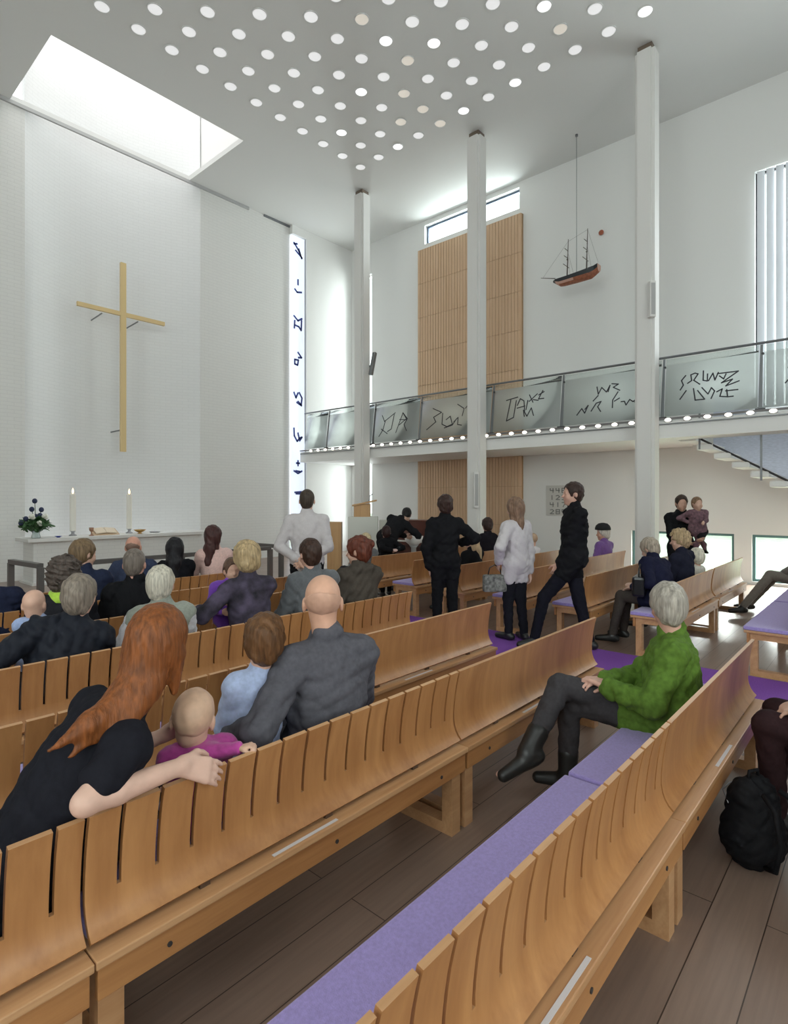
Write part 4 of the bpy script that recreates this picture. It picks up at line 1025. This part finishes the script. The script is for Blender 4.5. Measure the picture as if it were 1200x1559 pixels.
person(3.580, Yr[3]-.02, 'auburn-haired woman with pinned-up hair in a brown coat', yaw=14, s=.98, wf=1.1, top=(.07, .058, .048), coat=1, bot=(.03, .02, .02), hair=dict(t=.020, n=(.006, .04), low=-.06, locks=[((0, -.09, .05), (.02, -.12, .06), .05, .04)]), hc=(.11, .028, .015), sk=(.60, .36, .27), head=(10, 6, 0), hood=True)
# --- row E
person(1.470, Yr[4], 'curly dark-haired woman with a grey streak and lime green scarf', yaw=-8, s=.97, top=(.02, .02, .025), coat=.6, hair=CURLY, hc=(.085, .065, .055), collar=(.40, .62, .06), cr=.045, H_=(1.490, 4.500, 1.090), N=(1.480, 4.480, 0.950))
person(2.000, Yr[4]+.02, 'short-haired man in a black coat behind the bald man in the navy jacket', yaw=-4, s=.99, wf=1.12, top=(.010, .010, .012), coat=1, hair=BUZZ, hc=(.16, .13, .11), sk=(.62, .33, .25), collar=(.5, .45, .45), H_=(1.990, 4.490, 1.130), N=(1.990, 4.470, 0.985), lean=3)
# --- row F
person(1.900, Yr[5], 'brown-haired man in a navy suit turned to the flowers', yaw=-20, s=1.0, wf=1.1, top=(.020, .026, .055), coat=.6, hair=dict(t=.014, n=(.003, .04)), hc=(.17, .11, .06), head=(-55, 4, 0), H_=(1.920, 5.330, 1.165), N=(1.910, 5.310, 1.010))
person(1.500, Yr[5]-.05, 'person in a navy coat at the edge beside the altar rail post', yaw=0, s=.98, wf=1.1, top=(.016, .02, .045), coat=1, hair=SHORT, hc=(.08, .05, .04), N=(1.200, 5.250, 0.930), H_=(1.100, 5.250, 1.070), P=(1.230, 5.250, 0.540))
# --- row G
person(3.130, Yr[6], 'bald man in a navy jacket in the row facing the altar rail', yaw=-6, s=.98, wf=1.12, top=(.035, .045, .085), coat=.6, hair=dict(t=.003, thin=True, fringe_only=True, n=(.001, .03)), hc=(.2, .12, .09), sk=(.58, .29, .21), H_=(2.700, 6.120, 1.130), N=(2.700, 6.100, 0.985), P=(2.700, 6.110, 0.540), LH=(2.600, 6.450, 0.620), RH=(2.850, 6.450, 0.620), knees=[(2.600, 6.550, 0.540), (2.800, 6.550, 0.540)])
person(3.030, Yr[6], 'woman in black with long black hair falling over her back', yaw=-4, s=.95, wf=1.05, top=(.008, .008, .011), coat=.5, hair=LONG(.30, .08, .022), hc=(.010, .009, .012), H_=(3.170, 6.120, 1.075), N=(3.170, 6.100, 0.945), P=(3.170, 6.110, 0.540), LH=(3.080, 6.450, 0.620), RH=(3.280, 6.450, 0.620), knees=[(3.080, 6.550, 0.540), (3.280, 6.550, 0.540)])
person(3.710, 6.35-0.190, 'woman with long dark brown hair in a pale pink blouse', yaw=-30, pose='sit', s=1.0, wf=1.05, top=(.66, .44, .40), bot=(.1, .08, .1), hair=LONG(.32, .065, .02), hc=(.055, .020, .018), head=(-30, 4, 0), H_=(3.660, 6.130, 1.195), N=(3.660, 6.110, 1.045), P=(3.660, 6.110, 0.540), LH=(3.660, 6.460, 0.640), RH=(3.910, 6.360, 0.640), knees=[(3.710, 6.560, 0.540), (3.910, 6.460, 0.540)])
# --- standing people
person(4.02, 4.83, 'tall man in a white dress shirt standing with his hands behind his back', yaw=-46, pose='stand', s=1.03, wf=1.18, top=(.5, .46, .47), topm=cloth((.50, .46, .47), 'shirt_white', .8, .04), bot=(.012, .012, .014), hair=BUZZ, hc=(.05, .035, .025), sk=(.58, .34, .25), head=(0, 0, 0), LH=(3.85, 4.78, 1.0), RH=(3.93, 4.72, 1.0), LE=(-.6, .8, 0), RE=(.7, -.7, 0), handn=[(-.7, -.7, 0), (-.7, -.7, 0)], vox=.011, collar=(.62, .60, .62))
person(5.42, 3.99, 'person in a near-black jacket and black trousers standing in the aisle', yaw=-46, pose='stand', s=.99, wf=1.02, top=(.009, .009, .013), coat=.9, bot=(.010, .010, .014), hair=dict(t=.016, n=(.005, .04), locks=[((0, -.08, .04), (0, -.10, .05), .05, .04)]), hc=(.040, .020, .016), head=(8, 0, 0), RH=(5.72, 3.98, 1.12), RE=(1, -.6, -1), vox=.011)
person(5.86, 3.30, 'woman in a white blouse and black trousers walking up the aisle', yaw=-20, pose='stand', s=.97, wf=.92, top=(.62, .58, .60), topm=cloth((.54, .50, .52), 'blouse_white', .8, .04), bot=(.012, .012, .016), hair=LONG(.30, .05, .018), hc=(.20, .12, .08), sk=(.60, .38, .29), head=(0, 0, 0), LH=(5.68, 3.42, .92), RH=(6.00, 3.20, .80), vox=.011, coat=.8, ankles=[(5.84, 3.38, .085), (5.95, 3.24, .085)])
person(6.0, 2.66, 'slim man in a black suit standing at the end of the plain pews', yaw=44, pose='stand', s=1.08, wf=.95, top=(.009, .009, .013), coat=.6, bot=(.010, .010, .016), hair=SHORT, hc=(.035, .018, .014), sk=(.55, .32, .24), head=(0, 0, 0), collar=(.6, .6, .65), LH=(5.86, 2.86, .72), RH=(6.08, 2.72, .78), knees=[(5.83, 2.93, .56), (6.05, 2.62, .53)], ankles=[(5.78, 3.02, .09), (6.06, 2.50, .09)], vox=.011)
person(9.12, 2.38, 'man in a dark suit standing by the windows and holding a baby', yaw=125, pose='stand', s=1.0, wf=1.1, top=(.010, .010, .013), coat=1, bot=(.015, .015, .018), hair=SHORT, hc=(.045, .028, .02), sk=(.50, .29, .21), head=(-8, 4, 0), collar=(.35, .38, .55), RH=(8.90, 2.22, 1.02), LH=(8.85, 2.05, 1.10), LE=(.2, -1, -.8), RE=(-.5, 1, -1), handn=[(.3, .3, 1), (.3, .3, 1)], curl=.7)
person(8.93, 2.16, 'baby in a brown patterned suit held by the man by the windows', yaw=135, head=(0, 0, 0), twist=0, pose='stand', s=.52, wf=1.6, hs=.80, sk=(.52, .32, .24), top=(.14, .07, .075), topm=mat('baby_knit', (.13, .07, .085), .9, var=(30, .5)), bot=(.13, .07, .085), hair=dict(t=.006, n=(.001, .03)), hc=(.20, .12, .07), z0=.0, H_=(8.93, 2.12, 1.58), N=(8.94, 2.12, 1.485), P=(8.95, 2.12, 1.20), knees=[(8.86, 2.12, 1.0), (9.0, 2.05, 1.0)], ankles=[(8.84, 2.10, .92), (8.98, 2.03, .92)], LH=(8.80, 2.00, 1.32), RH=(8.86, 2.22, 1.32))
person(7.58, 6.88, 'dark-haired man in a black robe bending forward beside the white bowl', yaw=-55, pose='stand', s=1.02, wf=1.1, top=(.012, .012, .014), coat=1, bot=(.012, .012, .014), hair=dict(t=.014, n=(.004, .04)), hc=(.010, .009, .009), head=(0, 40, 0), sk=(.60, .38, .30), N=(7.93, 6.86, 1.27), H_=(8.10, 6.85, 1.35), collar=(.60, .50, .48), RH=(8.25, 6.72, .98), LH=(8.20, 6.98, .95))
# --- seated beyond the aisle
person(6.30, Yr[6]+.04, 'older person with white hair and grey jacket by the pulpit', yaw=0, s=.93, top=(.12, .125, .13), coat=.6, hair=SHORT, hc=(.55, .45, .28), sk=(.62, .36, .26), H_=(6.30, 6.16, 1.00), N=(6.30, 6.14, .86))
person(7.10, 6.30, 'person in a black top with pink hands behind their back by the bending man', yaw=-20, pose='stand', s=.72, hs=.92, top=(.010, .010, .012), coat=.6, bot=(.012, .012, .014), hair=SHORT, hc=(.03, .012, .012), sk=(.62, .42, .38), P=(7.12, 6.46, .62), N=(7.10, 6.44, .97), H_=(7.10, 6.46, 1.08), LH=(7.04, 6.28, .80), RH=(7.16, 6.28, .80), LE=(-1, 0, 0), RE=(1, 0, 0), ankles=[(7.04, 6.48, .07), (7.2, 6.48, .07)])
person(6.78, Yr[4], 'blonde long-haired woman in a black top beyond the aisle', yaw=20, s=.93, top=(.010, .010, .012), hair=LONG(.30, .055, .016), hc=(.55, .40, .24), head=(10, 4, 0), H_=(6.76, 4.52, 1.06), N=(6.76, 4.50, .92))
person(8.45, Yr[5], 'dark-haired person in a black jacket behind the blonde long-haired woman', yaw=0, s=1.0, top=(.012, .010, .012), coat=.5, hair=dict(t=.018, n=(.005, .04)), hc=(.04, .02, .015))
person(8.55, Yr[4], 'small child in a white shirt beyond the woman in the white blouse', yaw=0, s=.66, hs=.88, top=(.74, .70, .72), topm=cloth((.74, .70, .72), 'shirt_child', .8, .04), hair=dict(t=.004, thin=True, n=(.001, .03)), hc=(.45, .30, .2), sk=(.62, .38, .28), head=(-20, 0, 0))
person(9.30, Yr[3], 'elderly person in a purple cardigan and black cap near the thickest column', yaw=10, s=.93, top=(.16, .07, .26), coat=.3, hair=dict(t=.02, n=(.004, .05), low=-.08, ears=False), hc=(.55, .50, .45), sk=(.50, .27, .20), head=(25, 4, 0), H_=(9.30, 3.62, 1.08), N=(9.30, 3.60, .94))
cp = empty('knitted_cap', (9.30, 3.62, 1.165), 'black rounded cap on the head of the person in purple', 'cap', R(30))
MB().lathe([(.125, -.02), (.125, .01), (.11, .05), (.07, .085), (.02, .095)], n=22).build('crown', mat('cap_black', (.01, .01, .012), .9), cp, smooth=True)
person(6.800, Yr[1]+.06, 'hunched person in a navy padded coat holding a black handbag', yaw=5, s=.97, wf=1.15, top=(.012, .013, .034), coat=1, bot=(.06, .05, .045), hair=dict(t=.016, n=(.004, .04), low=-.075), hc=(.35, .29, .23), sk=(.6, .38, .3), head=(-20, 25, 0), lean=20, side=12, P=(6.680, 1.930, 0.540), N=(6.780, 2.060, 0.960), H_=(6.840, 2.120, 1.070), LH=(6.530, 2.200, 0.660), RH=(6.730, 2.220, 0.660), knees=[(6.560, 2.340, 0.550), (6.780, 2.350, 0.550)], ankles=[(6.500, 2.420, 0.100), (6.780, 2.400, 0.100)])
person(7.410, Yr[1]+.06, 'blonde curly-haired person leaning close to the person in the navy coat', yaw=0, s=.95, top=(.015, .016, .03), coat=.6, hair=CURLY | dict(t=.02), hc=(.40, .29, .17), head=(20, 10, 0), side=-6)
person(8.05, Yr[1]+.06, 'white-haired small person beside the blonde curly-haired one', yaw=0, s=.70, hs=.9, top=(.6, .58, .52), hair=dict(t=.016, n=(.004, .04), low=-.08, ears=False), hc=(.70, .66, .55), H_=(8.05, 1.92, .90), N=(8.05, 1.92, .78))
person(9.62, Yr[0]+.05, 'person in grey-brown trousers and black shoes by the low windows', yaw=10, s=1.0, top=(.15, .13, .12), bot=(.16, .14, .12), hair=SHORT, LH=(9.55, 1.2, .60), RH=(9.75, 1.2, .60), knees=[(9.50, 1.32, .58), (9.75, 1.30, .54)], ankles=[(9.25, 1.62, .12), (9.75, 1.62, .10)], toes=[(-.6, .7, 0), (-.3, 1, 0)])

# ================================================================ BAGS
b = empty('backpack', (3.02, .485, 0), 'black backpack with loose straps standing on the floor behind the pew', 'backpack', R(-30))
F = Field((-.30, -.28, -.01), (.30, .28, .52), .008)
F.cap((0, 0, .14), (0, 0, .27), .15, .125, k=0); F.ell((0, 0, .15), (.17, .13, .17), k=.05); F.ell((0, .09, .14), (.11, .07, .11), k=.03); F.cap((-.05, 0, .36), (.05, 0, .36), .07, k=.06); F.noise(.008, .16, 3, crease=True); F.cut((0, 0, .004), (0, 0, -1))
BK = cloth((.010, .010, .012), 'black_nylon', .7)
F.obj('bag_body', BK, b); b.scale = (.80, .80, .88)
MB().tube([(-.06, -.11, .40), (-.09, -.20, .36), (-.10, -.24, .22), (-.10, -.21, .08), (-.07, -.13, .05)], .014).build('strap', BK, b, smooth=True)
MB().tube([(.07, -.10, .40), (.13, -.19, .34), (.19, -.26, .18), (.20, -.28, .04), (.24, -.30, .012), (.20, -.34, .012)], .013).build('strap', BK, b, smooth=True)
MB().tube([(-.04, 0, .42), (-.03, 0, .47), (.03, 0, .47), (.04, 0, .42)], .010).build('handle', BK, b, smooth=True)
MB().tube([(-.13, .05, .30), (-.08, .13, .33), (.0, .15, .345), (.08, .13, .33), (.13, .05, .30)], .0035, 6).build('zip', STEEL, b, smooth=True)
b = empty('handbag', (6.52, 2.12, .585), 'glossy black handbag on the lap of the person in the navy coat', 'handbag', R(10))
MB().box((0, 0, .11), (.34, .13, .22), bev=.03).build('bag_body', mat('bag_gloss', (.012, .012, .014), .25), b)
MB().tube([(-.10, 0, .21), (-.09, 0, .30), (0, 0, .34), (.09, 0, .30), (.10, 0, .21)], .009).build('handle', BLACK, b, smooth=True)
MB().box((0, -.068, .15), (.05, .008, .03)).build('clasp', STEEL, b)
b = empty('shoulder_bag', (5.68, 3.47, .58), 'grey patterned bag hanging from the hand of the walking woman', 'bag', R(48))
MB().box((0, 0, .10), (.10, .28, .20), bev=.03).build('bag_body', mat('grey_pattern', (.16, .16, .15), .8, var=(30, .6)), b)
MB().tube([(0, -.08, .19), (0, -.06, .28), (0, .0, .31), (0, .06, .28), (0, .08, .19)], .007).build('handle', BLACK, b, smooth=True)

# ================================================================ WORLD / VIEW
w = bpy.data.worlds.new('world'); bpy.context.scene.world = w; w.use_nodes = True
nt = w.node_tree; bg = nt.nodes['Background']
bg.inputs[0].default_value = (.96, .98, 1, 1); bg.inputs[1].default_value = 2.2
vs = bpy.context.scene.view_settings
vs.view_transform = 'Standard'; vs.look = 'None'; vs.gamma = 1; vs.use_curve_mapping = False; vs.exposure = 0.14
cy = bpy.context.scene.cycles
cy.use_denoising = True
cy.use_adaptive_sampling = True; cy.adaptive_threshold = .03
cy.max_bounces = 8; cy.diffuse_bounces = 5; cy.glossy_bounces = 2; cy.transparent_max_bounces = 12
cy.sample_clamp_indirect = 4
